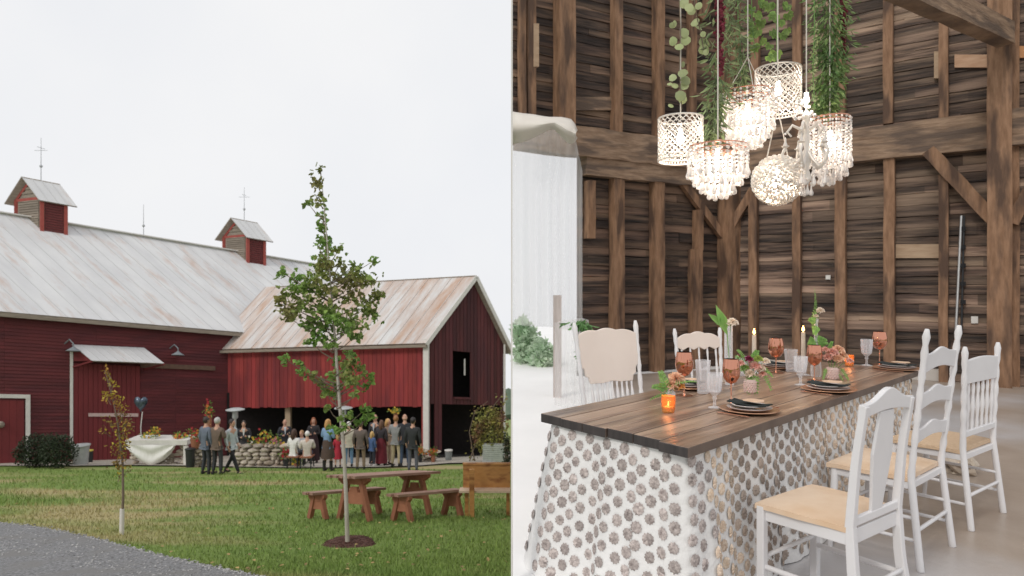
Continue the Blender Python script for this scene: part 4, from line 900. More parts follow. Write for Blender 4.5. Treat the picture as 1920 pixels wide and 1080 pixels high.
brace(w2, (1742,286), (1862,412), 23, 0.12, 0.16); brace(w2, (1896,420), (1930,360), 22, 0.1, 0.16); brace(w1, (1305,40), (1340,-50), 14, 0.09)
p, q = w2(1885,84,0.5), P(1640,-48,7.2); g = MB(); g.beam(p, q, 0.22, 0.30, seg=8, jit=0.008); g.build('tie_brace', m_timh, room, label='heavy diagonal timber running off the top right')
# sill, odd boards and small fittings
girt(CR, D2, N2, 0.15, t2(1762), 0.0, 0.17, 0.10, 'sill_board', mat('pale_sill',(0.45,0.41,0.37),(0.55,0.51,0.47),scale=3))
m_newp = mat('new_plank', (0.36,0.24,0.15), (0.46,0.33,0.22), rough=0.7, scale=4, stretch=(1,1,5), bump=0.3)
def wbox(fn, x0, y0, x1, y1, dep, m, nm, par=room, lab=None, o=0.0):
    N = N1 if fn is w1 else N2; a, b = fn(x0,y1,0.02+o), fn(x1,y1,0.02+o); c, d = fn(x0,y0,0.02+o), fn(x1,y0,0.02+o)
    g = MB(); g.hexa([a, b, b+N*dep, a+N*dep], [c, d, d+N*dep, c+N*dep]); return g.build(nm, m, par, label=lab)
wbox(w2, 1680, 458, 1762, 484, 0.02, m_newp, 'pale_plank'); wbox(w2, 1790, 104, 1858, 128, 0.03, mat('orange_plank',(0.42,0.24,0.14),(0.55,0.36,0.24),scale=4,stretch=(1,1,5)), 'pale_plank'); wbox(w2, 1902, 88, 1925, 110, 0.03, mat('orange_plank2',(0.5,0.24,0.10)), 'pale_plank')
wbox(w2, 1752, 99, 1764, 149, 0.06, m_newp, 'wood_block'); wbox(w1, 1066, 183, 1146, 208, 0.03, m_timh, 'nailed_board'); wbox(w1, 992, 50, 1002, 130, 0.12, m_newp, 'wood_block')
tag(wbox(w2, 1821, 593, 1834, 606, 0.02, m_white, 'outlet_plate', None), 'small white socket plate on the plank wall left of the main post', 'socket')
tag(wbox(w2, 1549, 516, 1558, 524, 0.02, m_white, 'paper_tag', None), 'tiny white paper tag pinned to the plank wall above the flower vase', 'paper tag')
g = MB(); g.tube([w2(1803,405,0.06), w2(1792,632,0.06)], 0.018, 8); recenter(tag(g.build('metal_conduit', m_ss, smooth=True), 'leaning grey metal pipe against the plank wall', 'pipe'))
g = MB(); g.tube([w2(1808,405,0.05), w2(1803,620,0.05)], 0.014, 8)
for k in range(5): g.box(w2(1806,430+k*34,0.06), (0.05,0.05,0.06))
recenter(tag(g.build('iron_strap', m_blk), 'thin black iron bar beside the grey metal pipe', 'iron bar'))
# upper frame above the picture, carries the chandeliers
m_beam = m_tim
hb = MB(); hb.beam((0.4,3.15,4.35),(3.4,6.05,4.35),0.18,0.2); recenter(tag(hb.build('hanging_beam', m_tim), 'timber beam the chandeliers and garlands hang from', 'beam'))
# ---- garden seen through the opening
leafb = mat('glare_leaf', (0.50,0.66,0.47), (0.72,0.80,0.66), rough=0.7, scale=2, island=0.2, transl=0.5)  # leaf colour lightened to carry the flare of the bright opening
def garden(cx, cy, rx, ry, d, n, lab):
    b = P(cx, 540+CZ*FP/d, d); r = thing('garden_bush', lab, 'bush', b, group='bushes outside the opening'); g = MB(); st = MB(); s = d/FP
    for k in range(n):
        while True:
            q = Vector((rnd.uniform(-1,1),rnd.uniform(-1,1),rnd.uniform(-1,1)))
            if 0.3 < q.length < 1: break
        p = P(cx,cy,d)+Vector((q.x*rx*s, q.y*rx*s, q.z*ry*s)); 
        if p.x < 0.05 or p.z < 0.01: continue
        g.leaf(p, (rnd.gauss(0,1),rnd.gauss(0,1),rnd.gauss(.2,.8)), 0.12*rnd.uniform(.6,1.3), 0.07)
    for k in range(7): 
        e = P(cx,cy,d)+V(rnd.uniform(-.6,.6)*rx*s, rnd.uniform(-.5,.5)*rx*s, rnd.uniform(-.3,.6)*ry*s)
        if e.x > 0.05: st.tube([V(max(b.x,0.1),b.y,0), e], [0.02,0.006], 5)
    st.build('stems', m_twig, r); g.build('foliage', leafb, r)
garden(978, 655, 38, 58, 12.5, 1500, 'taller glare-paled green bush at the left of the opening'); garden(1016, 690, 26, 52, 12.0, 1500, 'rounded glare-paled green bush beside the weathered garden post')
g = MB(); b = P(1045,745,8.54); b.z = 0; t = P(1044,612,8.54); g.beam(b, V(b.x,b.y,t.z+0.4), 0.1, 0.1, up=(0,1,0)); recenter(tag(g.build('garden_post', mat('weathered_post',(0.42,0.36,0.33),(0.55,0.49,0.46),scale=8,stretch=(3,3,.4),bump=.4)), 'weathered square post standing in the bright opening', 'post'))
# white backdrop wall outside
m_lime = mat('limewash', (0.90,0.90,0.89), (0.86,0.86,0.85), rough=0.8, scale=2)

# curtain and valance
m_cur = mat('sheer_curtain', (0.96,0.955,0.95), (0.93,0.925,0.92), rough=0.8, scale=2, stretch=(8,8,0.4), transl=0.5)
_n = m_cur.node_tree; _t = _n.nodes.new('ShaderNodeBsdfTransparent'); _m = _n.nodes.new('ShaderNodeMixShader'); _m.inputs[0].default_value = 0.6
_s = _n.nodes['Material Output'].inputs[0].links[0].from_socket; _n.links.new(_s, _m.inputs[1]); _n.links.new(_t.outputs[0], _m.inputs[2]); _n.links.new(_m.outputs[0], _n.nodes['Material Output'].inputs[0])
m_val = mat('draped_cloth', (0.84,0.80,0.74), (0.78,0.73,0.66), rough=0.8, scale=2, bump=0.1, transl=0.2)
cur = thing('sheer_curtain', 'white sheer curtain with draped top gathered at the bright opening', 'curtain', (0.6,8.4,2.0))
def cloth(name, cols, m, rows=10, fold=0.05, nf=9, par=None, th=0.004):
    g = MB(); n = len(cols)-1; sub = 12; idx = {}
    for i in range(n*sub+1):
        k = min(n-1, i//sub); f = (i-k*sub)/sub; a, b = cols[k], cols[k+1]
        px = a[0]*(1-f)+b[0]*f; yt = a[1]*(1-f)+b[1]*f; yb = a[2]*(1-f)+b[2]*f; d = a[3]*(1-f)+b[3]*f
        for j in range(rows+1):
            t = j/rows; dd = d + fold*math.sin(i/(n*sub)*nf*6.283+0.8*math.sin(t*3))*(0.3+0.7*t); p = P(px, yt+(yb-yt)*t, dd); p.x = max(p.x, 0.006); idx[i,j] = g.pt(p)
    for i in range(n*sub):
        for j in range(rows): g.face([idx[i,j], idx[i+1,j], idx[i+1,j+1], idx[i,j+1]])
    return g.build(name, m, par, smooth=True)
cloth('drape', [(961,240,608,8.9),(1000,240,612,8.9),(1030,226,613,8.8),(1050,236,616,8.8),(1078,255,622,8.75),(1092,320,600,8.7)], m_cur, fold=0.07, nf=7, par=cur)
g = MB()
# rolled valance: soft scalloped roll along the top
pts = [(961,235,9),(985,238,10),(1010,240,8),(1030,232,7),(1050,236,10),(1066,243,11),(1078,240,9)]
vt = MB(); idx = {}
prof = [(960,212,268),(980,215,264),(1000,217,256),(1015,220,248),(1030,222,240),(1040,222,240),(1052,222,252),(1063,224,264),(1070,226,268),(1076,234,266),(1080,244,258)]
for i,(px,a,b) in enumerate(prof):
    for j in range(13):
        t = j/12; y = a+(b-a)*t; bul = 0.30*math.sin(math.pi*t)+0.02*math.sin(i*1.7+t*5); p = P(px,y,8.55-bul); p.x = max(p.x,0.006); idx[i,j] = vt.pt(p)
for i in range(len(prof)-1):
    for j in range(12): vt.face([idx[i,j], idx[i+1,j], idx[i+1,j+1], idx[i,j+1]])
o = vt.build('valance', m_val, cur, smooth=True); sm = o.modifiers.new('t','SOLIDIFY'); sm.thickness = 0.02
cloth('gathered_side', [(1040,605,760,7.6),(1060,600,765,7.5),(1090,596,770,7.4),(1104,600,775,7.4)], m_cur, fold=0.06, nf=6, par=cur)

# ================================================================== the table
A0 = Vector((0.714,2.68,0)); A1 = Vector((3.146,5.16,0)); B0 = Vector((0.1415,3.40,0)); B1 = Vector((2.57,5.93,0)); TZ = 0.76
def TT(u, v, z=TZ): return A0.lerp(A1,u).lerp(B0.lerp(B1,u), v)+V(0,0,z)   # u along, v across from the near edge
m_top = mat('table_plank', (0.26,0.165,0.11), (0.44,0.31,0.22), rough=0.28, scale=3.2, stretch=(1,1,1), bump=0.3, bscale=9, island=0.2, c3=(0.17,0.11,0.08), s3=1.8)
m_tope = mat('table_edge_dark', (0.035,0.03,0.03), (0.06,0.05,0.048), rough=0.5, scale=5)
table = thing('farm_table', 'long brown plank farm table set for a meal', 'table', (A0+A1+B0+B1)/4)
dl = (A1-A0).normalized(); dc = (B0-A0).normalized()
def woodgrain(m, dv):                                      # stretch the grain along the planks
    for n in m.node_tree.nodes:
        if n.type == 'MAPPING': n.vector_type = 'TEXTURE'; n.inputs['Rotation'].default_value = (0,0,math.atan2(dv.y,dv.x)); n.inputs['Scale'].default_value = (1.6,0.12,1)
woodgrain(m_top, dl); woodgrain(m_tope, dl)
g = MB(); nb = 6
for k in range(nb):
    v0, v1 = k/nb+0.001, (k+1)/nb-0.0025; e = rnd.uniform(-0.004,0.004); dz = rnd.uniform(-0.0015,0.0015)
    b_ = [TT(-0.001+e,v0,TZ-0.044), TT(1.0,v0,TZ-0.044), TT(1.0,v1,TZ-0.044), TT(-0.001+e,v1,TZ-0.044)]; t_ = [TT(-0.001+e,v0,TZ+dz), TT(1.0,v0,TZ+dz), TT(1.0,v1,TZ+dz), TT(-0.001+e,v1,TZ+dz)]
    i = [g.pt(p) for p in b_]+[g.pt(p) for p in t_]
    for q, mi in (((3,2,1,0),1),((4,5,6,7),0),((0,1,5,4),2),((1,2,6,5),2),((2,3,7,6),1),((3,0,4,7),1)): g.face([i[x] for x in q], mi)
m_tope2 = mat('table_edge_brown', (0.10,0.07,0.055), (0.16,0.115,0.09), rough=0.5, scale=5)
to = g.build('tabletop', [m_top, m_tope, m_tope2], table); bv = to.modifiers.new('b','BEVEL'); bv.width = 0.004; bv.segments = 2
for u in (0.06,0.94):
    for v in (0.2,0.8): g = MB(); p = TT(u,v,0); g.box(p+V(0,0,0.355),(0.08,0.08,0.71),rz=math.atan2(dl.y,dl.x)); g.build('leg', m_tim, table)
# tablecloth with gathered fabric rosettes
m_cloth = mat('rosette_cloth', (0.88,0.87,0.86), (0.80,0.79,0.78), rough=0.9, scale=16, bump=0.35, bscale=30, transl=0.1)
m_ros = mat('rosette', (0.54,0.39,0.27), (0.82,0.70,0.58), rough=0.9, scale=60, bump=0.2, island=0.22, c3=(0.33,0.27,0.23), s3=1.0)
m_ros2 = mat('rosette_grey', (0.24,0.20,0.19), (0.60,0.53,0.50), rough=0.9, scale=60, bump=0.2, island=0.22)
ins = 0.035
_c = [B0+dl*ins-dc*ins, A0+dl*ins+dc*ins, A1-dl*ins+dc*ins, B1-dl*ins-dc*ins]; _pl = []
for i in range(4):                                         # rounded corner outline with outward normals
    p, q, n_ = _c[i-1], _c[i], _c[(i+1)%4]; ra = 0.07; a_ = q+(p-q).normalized()*ra; b_ = q+(n_-q).normalized()*ra
    for k in range(9):
        t = k/8; _pl.append(a_.lerp(q,t).lerp(q.lerp(b_,t),t))
_pl = _pl[8:]+_pl[:8]                                      # start after the far-left corner
_ac = [0.0]
for i in range(len(_pl)): _ac.append(_ac[-1]+(_pl[(i+1)%len(_pl)]-_pl[i]).length)
per = _ac[-1]; _ct = (A0+B1)/2
def loop(s):
    s = s % per; i = 0
    while _ac[i+1] < s: i += 1
    p, q = _pl[i], _pl[(i+1)%len(_pl)]; f = (s-_ac[i])/max(1e-9,_ac[i+1]-_ac[i])
    tv = lambda k: (_pl[(k+1)%len(_pl)]-_pl[k-1]).normalized()
    dv = tv(i).lerp(tv((i+1)%len(_pl)), f).normalized(); nr = Vector((dv.y,-dv.x,0))
    if nr.dot(p-_ct) < 0: nr = -nr
    return p.lerp(q,f), nr
def cl(s, z):
    s = s % per; p, n = loop(s); t = (TZ-0.03-z)/0.73; Ls_ = (B0-A0).length-2*ins
    fo_ = 0.016*math.sin(s*15+1.3*math.sin(s*3.1)) + 0.008*math.sin(s*37)
    w = max(0.0, 1-s/Ls_) if s < Ls_ else max(0.0, 1-(per-s)/0.3)
    flare = 0.05*t + 0.11*t*w
    dv = Vector((-n.y,n.x,0)); e = math.exp(-((s-Ls_+0.02)/0.12)**2)
    return p + n*(flare + fo_*(0.2+t) + e*0.012*t*math.sin(s*50)) + dv*0.012*math.sin(s*29)*t + V(0,0,z)
g = MB(); ns = int(per/0.03); nz_ = 22; idx = {}
for i in range(ns):
    for j in range(nz_+1): idx[i,j] = g.pt(cl(per*i/ns, TZ-0.045-(TZ-0.05)*j/nz_))
for i in range(ns):
    for j in range(nz_): g.face([idx[i,j], idx[(i+1)%ns,j], idx[(i+1)%ns,j+1], idx[i,j+1]], 0)
sp_ = 0.112; rows = 18; ncol = int((0.85+3.45)/sp_)
Lsh = (B0-A0).length-2*ins
for j in range(rows):
    for i in range(-5, ncol):
        s = (i+0.5*(j%2))*sp_+rnd.uniform(-.006,.006); z = TZ-0.075-j*0.0395+rnd.uniform(-.004,.004)
        if z < 0.02 or s > per: continue
        p = cl(s,z); pa, pb_2 = cl(s+0.01,z), cl(s,z-0.01); tx = (pa-p).normalized(); tz = (p-pb_2).normalized(); nn = loop(s)[1]
        r0 = 0.0250*rnd.uniform(0.9,1.08); mi = 2 if s < Lsh+0.12*rnd.random() else 1; off = rnd.random()*6; n = 22
        ce = g.pt(p+nn*0.006); r1 = []; r2 = []; r3 = []
        for k in range(n):
            a = k*6.283/n+off; c_, s_ = math.cos(a), math.sin(a); w = (1.08 if k%2 else 0.88)*rnd.uniform(0.94,1.08)
            r1.append(g.pt(p+nn*(0.008+rnd.uniform(-.003,.003))+(tx*c_+tz*s_)*r0*0.35)); r2.append(g.pt(p+nn*(0.0065+rnd.uniform(-.003,.003))+(tx*c_+tz*s_)*r0*0.72*w)); r3.append(g.pt(p+nn*0.003+(tx*c_+tz*s_)*r0*1.03*w))
        for k in range(n):
            k2 = (k+1)%n; g.face([ce, r1[k], r1[k2]], mi); g.face([r1[k], r2[k], r2[k2], r1[k2]], mi); g.face([r2[k], r3[k], r3[k2], r2[k2]], mi)
tcl = g.build('tablecloth', [m_cloth, m_ros, m_ros2], None, smooth=True); tag(tcl, 'white skirt cloth covered in brown fabric rosettes around the farm table', 'tablecloth')

# ================================================================== chairs
m_chair = mat('white_paint', (0.74,0.73,0.74), (0.68,0.67,0.68), rough=0.42, scale=3, bump=0.05)
m_pinkw = mat('warm_white_paint', (0.76,0.67,0.61), (0.70,0.61,0.55), rough=0.45, scale=2, bump=0.05)
m_seat = mat('rush_seat', (0.72,0.54,0.39), (0.80,0.64,0.49), rough=0.6, scale=5, stretch=(1,1,1), bump=0.15, c3=(0.66,0.45,0.28), s3=2)
m_cane = mat('cane_seat', (0.62,0.44,0.28), (0.70,0.52,0.36), rough=0.7, scale=60, bump=0.5)
def chair(name, lab, loc, rz, H, w, dseat, style, lean=0.05, sh=0.455, grp='white chairs round the farm table', mback=None):
    r = thing(name, lab, 'chair', loc, rz, group=grp, local=True); yb, yf = dseat/2, -dseat/2; hw = w/2
    def part(nm, fn, m=m_chair, smooth=False, bev=0.004):
        g = MB(); fn(g); o = g.build(nm, m, r, smooth=smooth)
        if bev: b = o.modifiers.new('b','BEVEL'); b.width = bev; b.segments = 2; b.limit_method = 'ANGLE'
        return o
    turned = style in ('pressed','ladder','spindle')
    for s in (-1,1):                                        # rear legs run on into the back posts
        def fp(g, s=s):
            x0, x1, x2 = s*(hw-0.01), s*(hw-0.015), s*(hw+ (0.015 if style != 'splat' else -0.01))
            if style == 'splat':
                path = [(x0*1.0,yb+0.05,0),(x1,yb+0.012,sh*0.55),(x1,yb,sh),(x1,yb+lean*0.4,(sh+H)/2),(x1,yb+lean,H-0.05)]
                prev = None
                for k in range(15):
                    t = k/14*4; i_ = min(int(t),3); f = t-i_; f = f; c = Vector(path[i_]).lerp(Vector(path[i_+1]), f); tt = k/14; wx = 0.019-0.004*tt; wy = 0.021-0.007*tt
                    ring = [g.pt(c+V(-wx,-wy,0)), g.pt(c+V(wx,-wy,0)), g.pt(c+V(wx,wy,0)), g.pt(c+V(-wx,wy,0))]
                    if prev is None: g.face(ring[::-1])
                    else:
                        for q in range(4): g.face([prev[q], prev[(q+1)%4], ring[(q+1)%4], ring[q]])
                    prev = ring
                g.face(prev)
            else:
                n = 30; pts = []; rr = []
                for k in range(n+1):
                    t = k/n; z = t*H; y = yb + (0.05*(1-z/sh) if z < sh else lean*((z-sh)/(H-sh))); x = x0 + (x2-x0)*(0 if z<sh else (z-sh)/(H-sh)) + s*0.02*(max(0,1-z/sh))
                    pts.append((x,y,z)); rad = 0.018
                    if z > sh+0.06: rad = 0.0155 + 0.003*math.sin(z*60)
                    if t > 0.95: rad = 0.019 if t < 0.985 else 0.010
                    rr.append(rad)
                g.tube(pts, rr, 10)
        part('back_post', fp, smooth=style != 'splat')
        part('leg', (lambda g, s=s: g.tube([(s*(hw+0.01),yf+0.02-0.01,0),(s*(hw),yf+0.025,sh*0.5),(s*(hw-0.005),yf+0.03,sh-0.01)], [0.013,0.020,0.019], 10)) if turned else (lambda g, s=s: g.beam((s*(hw+0.005),yf+0.02,0),(s*(hw+0.005),yf+0.02,sh-0.01),0.036,0.036)), smooth=turned)
    for s in (-1,1):
        for z in ((0.14,0.25) if turned else (0.17,)): part('stretcher', lambda g, s=s, z=z: g.tube([(s*hw,yf+0.02,z),(s*(hw-0.01),yb+0.02,z)], 0.010 if turned else 0.013, 8), smooth=True)
    part('stretcher', lambda g: g.tube([(-hw,yf+0.02,0.21),(hw,yf+0.02,0.21)], 0.011, 8), smooth=True)
    part('stretcher', lambda g: g.tube([(-hw+0.01,yb+0.025,0.19),(hw-0.01,yb+0.025,0.19)], 0.011, 8), smooth=True)
    def rail(g):
        z = sh-0.045; hh = 0.062 if not turned else 0.035
        g.beam((-hw+0.012,yb-0.005,z),(hw-0.012,yb-0.005,z),0.022,hh); g.beam((-hw,yf+0.02,z),(hw,yf+0.02,z),0.022,hh)
        for s in (-1,1): g.beam((s*(hw-0.006),yf+0.03,z),(s*(hw-0.012),yb-0.01,z),0.022,hh)
    part('seat_rail', rail)
    def seat(g):
        n = 10; idx = {}
        for i in range(n+1):
            for j in range(n+1):
                u, v = i/n*2-1, j/n*2-1; ww = hw+0.022-0.02*max(0,v); crown = 0.013*(1-max(abs(u),abs(v))**2) - 0.004*max(0,1-min(abs(abs(u)-abs(v)),0.3)/0.3)*max(abs(u),abs(v))
                idx[i,j] = g.pt((u*ww, yf-0.005+(v+1)/2*(dseat-0.005), sh+crown))
        for i in range(n):
            for j in range(n): g.face([idx[i,j],idx[i+1,j],idx[i+1,j+1],idx[i,j+1]])
        bt = {}
        rim = [(i,0) for i in range(n)]+[(n,j) for j in range(n)]+[(i,n) for i in range(n,0,-1)]+[(0,j) for j in range(n,0,-1)]
        lo = [g.pt(g.v[idx[q]]*1.0-V(0,0,0.022)) for q in rim]
        for k in range(len(rim)): k2 = (k+1)%len(rim); g.face([idx[rim[k]], lo[k], lo[k2], idx[rim[k2]]])
        g.face(lo)
    part('seat', seat, m_cane if style == 'spindle' else (m_seat if style != 'plain' else m_chair), smooth=True, bev=0)
    yt = yb+lean; BM = lambda z0: Matrix.Translation((0, 0, 0)) 
    def back_y(z): return yb + lean*((z-sh)/(H-sh))
    def pr(g, pts, th=0.02, off=0.0):                        # prism that follows the lean of the back
        k = lean/(H-sh); M = Matrix(((1,0,0,0),(0,1,k,yb-sh*k+off),(0,0,1,0),(0,0,0,1))); g.prism(pts, th, M)
    mb_ = mback or m_chair
    if style == 'splat':
        n = 24; top = [(-hw-0.0+ (2*hw)*i/n, H-0.045+0.055*math.exp(-((i/n-0.5)/0.30)**2*1.6)-0.0) for i in range(n+1)]; bot = [(hw-(2*hw)*i/n, H-0.10+0.02*math.sin(math.pi*i/n)) for i in range(n+1)]
        part('crest_rail', lambda g: pr(g, top+bot, 0.026), mb_)
        sp_ = []; zz0, zz1 = sh+0.01, H-0.085
        prof_ = [(0.045,0),(0.052,0.15),(0.072,0.4),(0.085,0.6),(0.072,0.8),(0.06,1.0)]
        part('splat', lambda g: pr(g, [(-a,zz0+(zz1-zz0)*t) for a,t in prof_]+[(a,zz0+(zz1-zz0)*t) for a,t in reversed(prof_)], 0.014), mb_)
        part('lower_rail', lambda g: g.beam((-hw+0.02,back_y(sh+0.02),sh+0.015),(hw-0.02,back_y(sh+0.02),sh+0.015),0.02,0.035), m_chair)
    if style == 'ladder':
        for i_, (zc, hh) in enumerate(((H-0.17,0.11),(H-0.36,0.10),(H-0.54,0.09))):
            n = 16; tp_ = [(-hw+2*hw*i/n, zc+hh/2-0.025+0.034*math.sin(math.pi*i/n)+0.006*math.cos(4*math.pi*i/n)) for i in range(n+1)]; bt = [(hw-2*hw*i/n, zc-hh/2+0.025*math.sin(math.pi*i/n)) for i in range(n+1)]
            part('slat', lambda g, a=tp_, b=bt: pr(g, a+b, 0.014), mb_)
    if style == 'spindle':
        n = 16; tp_ = [(-hw+2*hw*i/n, H-0.085+0.015*math.sin(math.pi*i/n)) for i in range(n+1)]
        part('crest_rail', lambda g: pr(g, tp_+[(hw,H-0.22),(-hw,H-0.22)], 0.018), mb_)
        part('lower_rail', lambda g: g.beam((-hw+0.01,back_y(sh+0.09),sh+0.09),(hw-0.01,back_y(sh+0.09),sh+0.09),0.022,0.035))
        for k in range(6):
            x = -hw+0.06+(2*hw-0.12)*k/5; zz = [sh+0.10+(H-0.22-sh-0.10)*q/8 for q in range(9)]
            part('spindle', lambda g, x=x, zz=zz: g.tube([(x,back_y(z),z) for z in zz],[0.006,0.010,0.007,0.010,0.013,0.010,0.007,0.010,0.006],8), smooth=True, bev=0)
    if style in ('pressed','low'):
        big = style == 'pressed'; zt = H-0.055; zl = H-0.39 if big else H-0.17; n = 32
        tp_ = [(-hw+2*hw*i/n, zt-0.030+(0.028 if big else 0.045)*math.sin(math.pi*i/n)+0.012*abs(math.sin(3*math.pi*i/n))) for i in range(n+1)]
        if big: bt = [(hw*0.99,zl+0.15),(hw*0.96,zl+0.09),(hw*0.88,zl+0.075),(hw*0.86,zl+0.03),(hw*0.76,zl+0.02),(hw*0.72,zl-0.02),(hw*0.3,zl-0.02),(0,zl-0.01),(-hw*0.3,zl-0.02),(-hw*0.72,zl-0.02),(-hw*0.76,zl+0.02),(-hw*0.86,zl+0.03),(-hw*0.88,zl+0.075),(-hw*0.96,zl+0.09),(-hw*0.99,zl+0.15)]
        else: bt = [(hw-2*hw*i/16, zl+0.012*math.cos(i*math.pi/2)) for i in range(17)]
        part('back_panel', lambda g: pr(g, tp_+bt, 0.02), m_pinkw)
        k_ = 9 if big else 5; ww = hw*0.68 if big else hw*0.8; z1 = zl+0.01; z0 = sh+0.06 if not big else sh+0.09
        part('lower_rail', lambda g: g.beam((-hw+0.01,back_y(z0),z0-0.01),(hw-0.01,back_y(z0),z0-0.01),0.022,0.04))
        for k in range(k_):
            x = -ww+2*ww*k/(k_-1); zz = [z0+(z1-z0)*q/8 for q in range(9)]
            part('spindle', lambda g, x=x, zz=zz: g.tube([(x,back_y(z),z) for z in zz],[0.006,0.009,0.006,0.009,0.012,0.009,0.006,0.009,0.006],8), smooth=True, bev=0)
    return r
aR = math.atan2(-0.714,-0.70)
chair('splat_back_chair', 'nearest white chair with a solid centre splat and tan seat, in front of the cloth', (1.390,2.935,0), R(216.6), 0.985, 0.43, 0.40, 'splat', lean=0.055, sh=0.45, mback=m_chair)
chair('ladder_back_chair', 'tall white ladder back chair with turned finials, middle of the right row', (2.035,3.635,0), R(221), 1.20, 0.47, 0.40, 'ladder', lean=0.08)
chair('spindle_back_chair', 'white spindle back chair with a cane seat, farthest of the right row', (2.70,4.20,0), R(217), 1.06, 0.50, 0.41, 'spindle', lean=0.02)
chair('pressed_back_chair', 'white chair with a large solid scalloped back panel at the left of the table', (0.80,4.33,0), R(30), 1.17, 0.50, 0.38, 'pressed', lean=0.12)
chair('low_back_chair', 'smaller white chair with a curved top and spindles behind the wine glasses', (1.66,5.42,0), R(19), 1.06, 0.42, 0.38, 'low', lean=0.07)
# fur/rock under the far chair
g = MB(); 
for k in range(6): g.ball(P(1790+rnd.uniform(-15,18), 868+rnd.uniform(-14,22), 5.05)+V(0,rnd.uniform(-.05,.05),0), (0.09,0.07,0.06), 10, 7, jit=0.25)
for v in g.v: v.z = max(v.z, 0.002)
recenter(tag(g.build('stone_pile', m_stone), 'mottled brown stones on the floor under the farthest chair', 'stones'))
# ================================================================== table setting
m_cop = mat('copper', (0.80,0.42,0.29), (0.86,0.50,0.36), rough=0.14, metal=0.9, scale=3)
m_copg = glass('copper_glass', (0.66,0.30,0.20), 0.04, 0.05, 1.0)
m_clear = glass('clear_glass', (0.95,0.95,0.97), 0.86, 0.03)
m_cut = glass('cut_glass', (0.93,0.93,0.95), 0.80, 0.06)
m_amb = glass('amber_glass', (0.70,0.30,0.08), 0.62, 0.10)
m_wax = mat('wax', (0.85,0.76,0.66), rough=0.5, transl=0.3)
m_flame = glow('candle_flame', (1.0,0.55,0.18), 7.0)
m_nap = mat('black_napkin', (0.012,0.018,0.018), (0.02,0.03,0.03), rough=0.9, scale=20, bump=0.3)
m_card = mat('tan_card', (0.62,0.42,0.28), (0.70,0.50,0.36), rough=0.7)
m_plate = mat('stoneware', (0.42,0.35,0.33), (0.5,0.43,0.41), rough=0.3)
m_charger = mat('copper_charger', (0.50,0.27,0.16), (0.60,0.35,0.22), rough=0.3, metal=0.6, scale=8)
m_platew = mat('white_plate', (0.62,0.58,0.56), rough=0.2)
m_green = mat('stem_green', (0.10,0.22,0.05), (0.16,0.30,0.08), rough=0.6)
m_fern = mat('fern_leaf', (0.20,0.42,0.10), (0.32,0.52,0.16), rough=0.5, island=0.25, transl=0.35)
m_peach = mat('peach_petal', (0.80,0.50,0.32), (0.86,0.60,0.45), rough=0.6, island=0.2, transl=0.3)
m_cream = mat('cream_petal', (0.86,0.74,0.60), (0.90,0.80,0.70), rough=0.6, island=0.15, transl=0.3)
m_plum = mat('plum_petal', (0.25,0.03,0.08), (0.38,0.06,0.14), rough=0.6, island=0.3, transl=0.2)
m_blush = mat('blush_petal', (0.80,0.45,0.38), (0.86,0.58,0.50), rough=0.6, island=0.2, transl=0.3)
def TP(px, py):                                             # a point on the table top seen at a pixel
    d = FP*(CZ-TZ)/(py-540); return Vector(((px-960)/FP*d, d, TZ+0.0025))
def hz(b, py): return CZ-(py-540)/FP*b.y                    # height of a pixel row at the depth of b
def wine(px, base, rim, bowl, w, lab):
    b = TP(px, base); s = b.y/FP; r = w/2*s; zr = hz(b, rim)-b.z; zb = hz(b, bowl)-b.z
    t = thing('copper_wine_glass', lab, 'wine glass', b, group='copper wine glasses')
    g = MB(); H = zr-zb; g.lathe([(0.004,zb),(r*0.55,zb+H*0.08),(r*0.9,zb+H*0.28),(r,zb+H*0.48),(r*0.93,zb+H*0.75),(r*0.8,zr),(r*0.77,zr),(r*0.9,zb+H*0.74),(r*0.96,zb+H*0.48),(r*0.5,zb+H*0.1),(0.003,zb+H*0.05)], b, 28, cap=False); g.build('bowl', m_copg, t, smooth=True)
    g = MB(); g.lathe([(r*0.92,0),(r*0.92,0.002),(r*0.3,0.006),(0.005,0.014),(0.0035,zb*0.5),(0.005,zb)], b, 22); g.build('stem', m_cop, t, smooth=True)
wine(1371,762,673,720,33,'copper wine glass nearest the viewer, right of the cut glass goblet'); wine(1283,742,660,706,34,'copper wine glass at the left end, in front of the large solid backed chair')
wine(1455,699,634,671,29,'copper wine glass left of the second lit candle'); wine(1527,713,647,686,28,'copper wine glass in front of the hobnail flower vase'); wine(1649,684,622,656,27,'copper wine glass at the far right end of the table')
def goblet(px, base, rim, w, lab, stem=True, ribs=True):
    b = TP(px, base); s = b.y/FP; r = w/2*s; H = hz(b, rim)-b.z; t = thing('glass_goblet' if stem else 'glass_tumbler', lab, 'goblet' if stem else 'tumbler', b, group='clear drinking glasses')
    g = MB()
    if stem: g.lathe([(r*0.8,0),(r*0.8,0.004),(r*0.2,0.012),(r*0.16,H*0.22),(r*0.3,H*0.28),(r*0.2,H*0.34),(r*0.75,H*0.46),(r*0.9,H*0.65),(r,H),(r*0.95,H),(r*0.84,H*0.65),(r*0.68,H*0.48),(0.003,H*0.42)], b, 24, wob=0.05, cap=False)
    else: g.lathe([(r*0.72,0),(r*0.8,H*0.3),(r,H),(r*0.95,H),(r*0.75,H*0.3),(r*0.66,0.012),(0.002,0.012)], b, 20, wob=0.04)
    g.build('bowl', m_cut, t, smooth=not stem)
    if stem: g = MB(); [g.tube([b+V(math.cos(a)*r*0.8,math.sin(a)*r*0.8,H*0.48), b+V(math.cos(a)*r*0.97,math.sin(a)*r*0.97,H*0.8)], 0.0022, 5) for a in [k*0.5236 for k in range(12)]]; g.build('cut_ribs', m_cut, t)
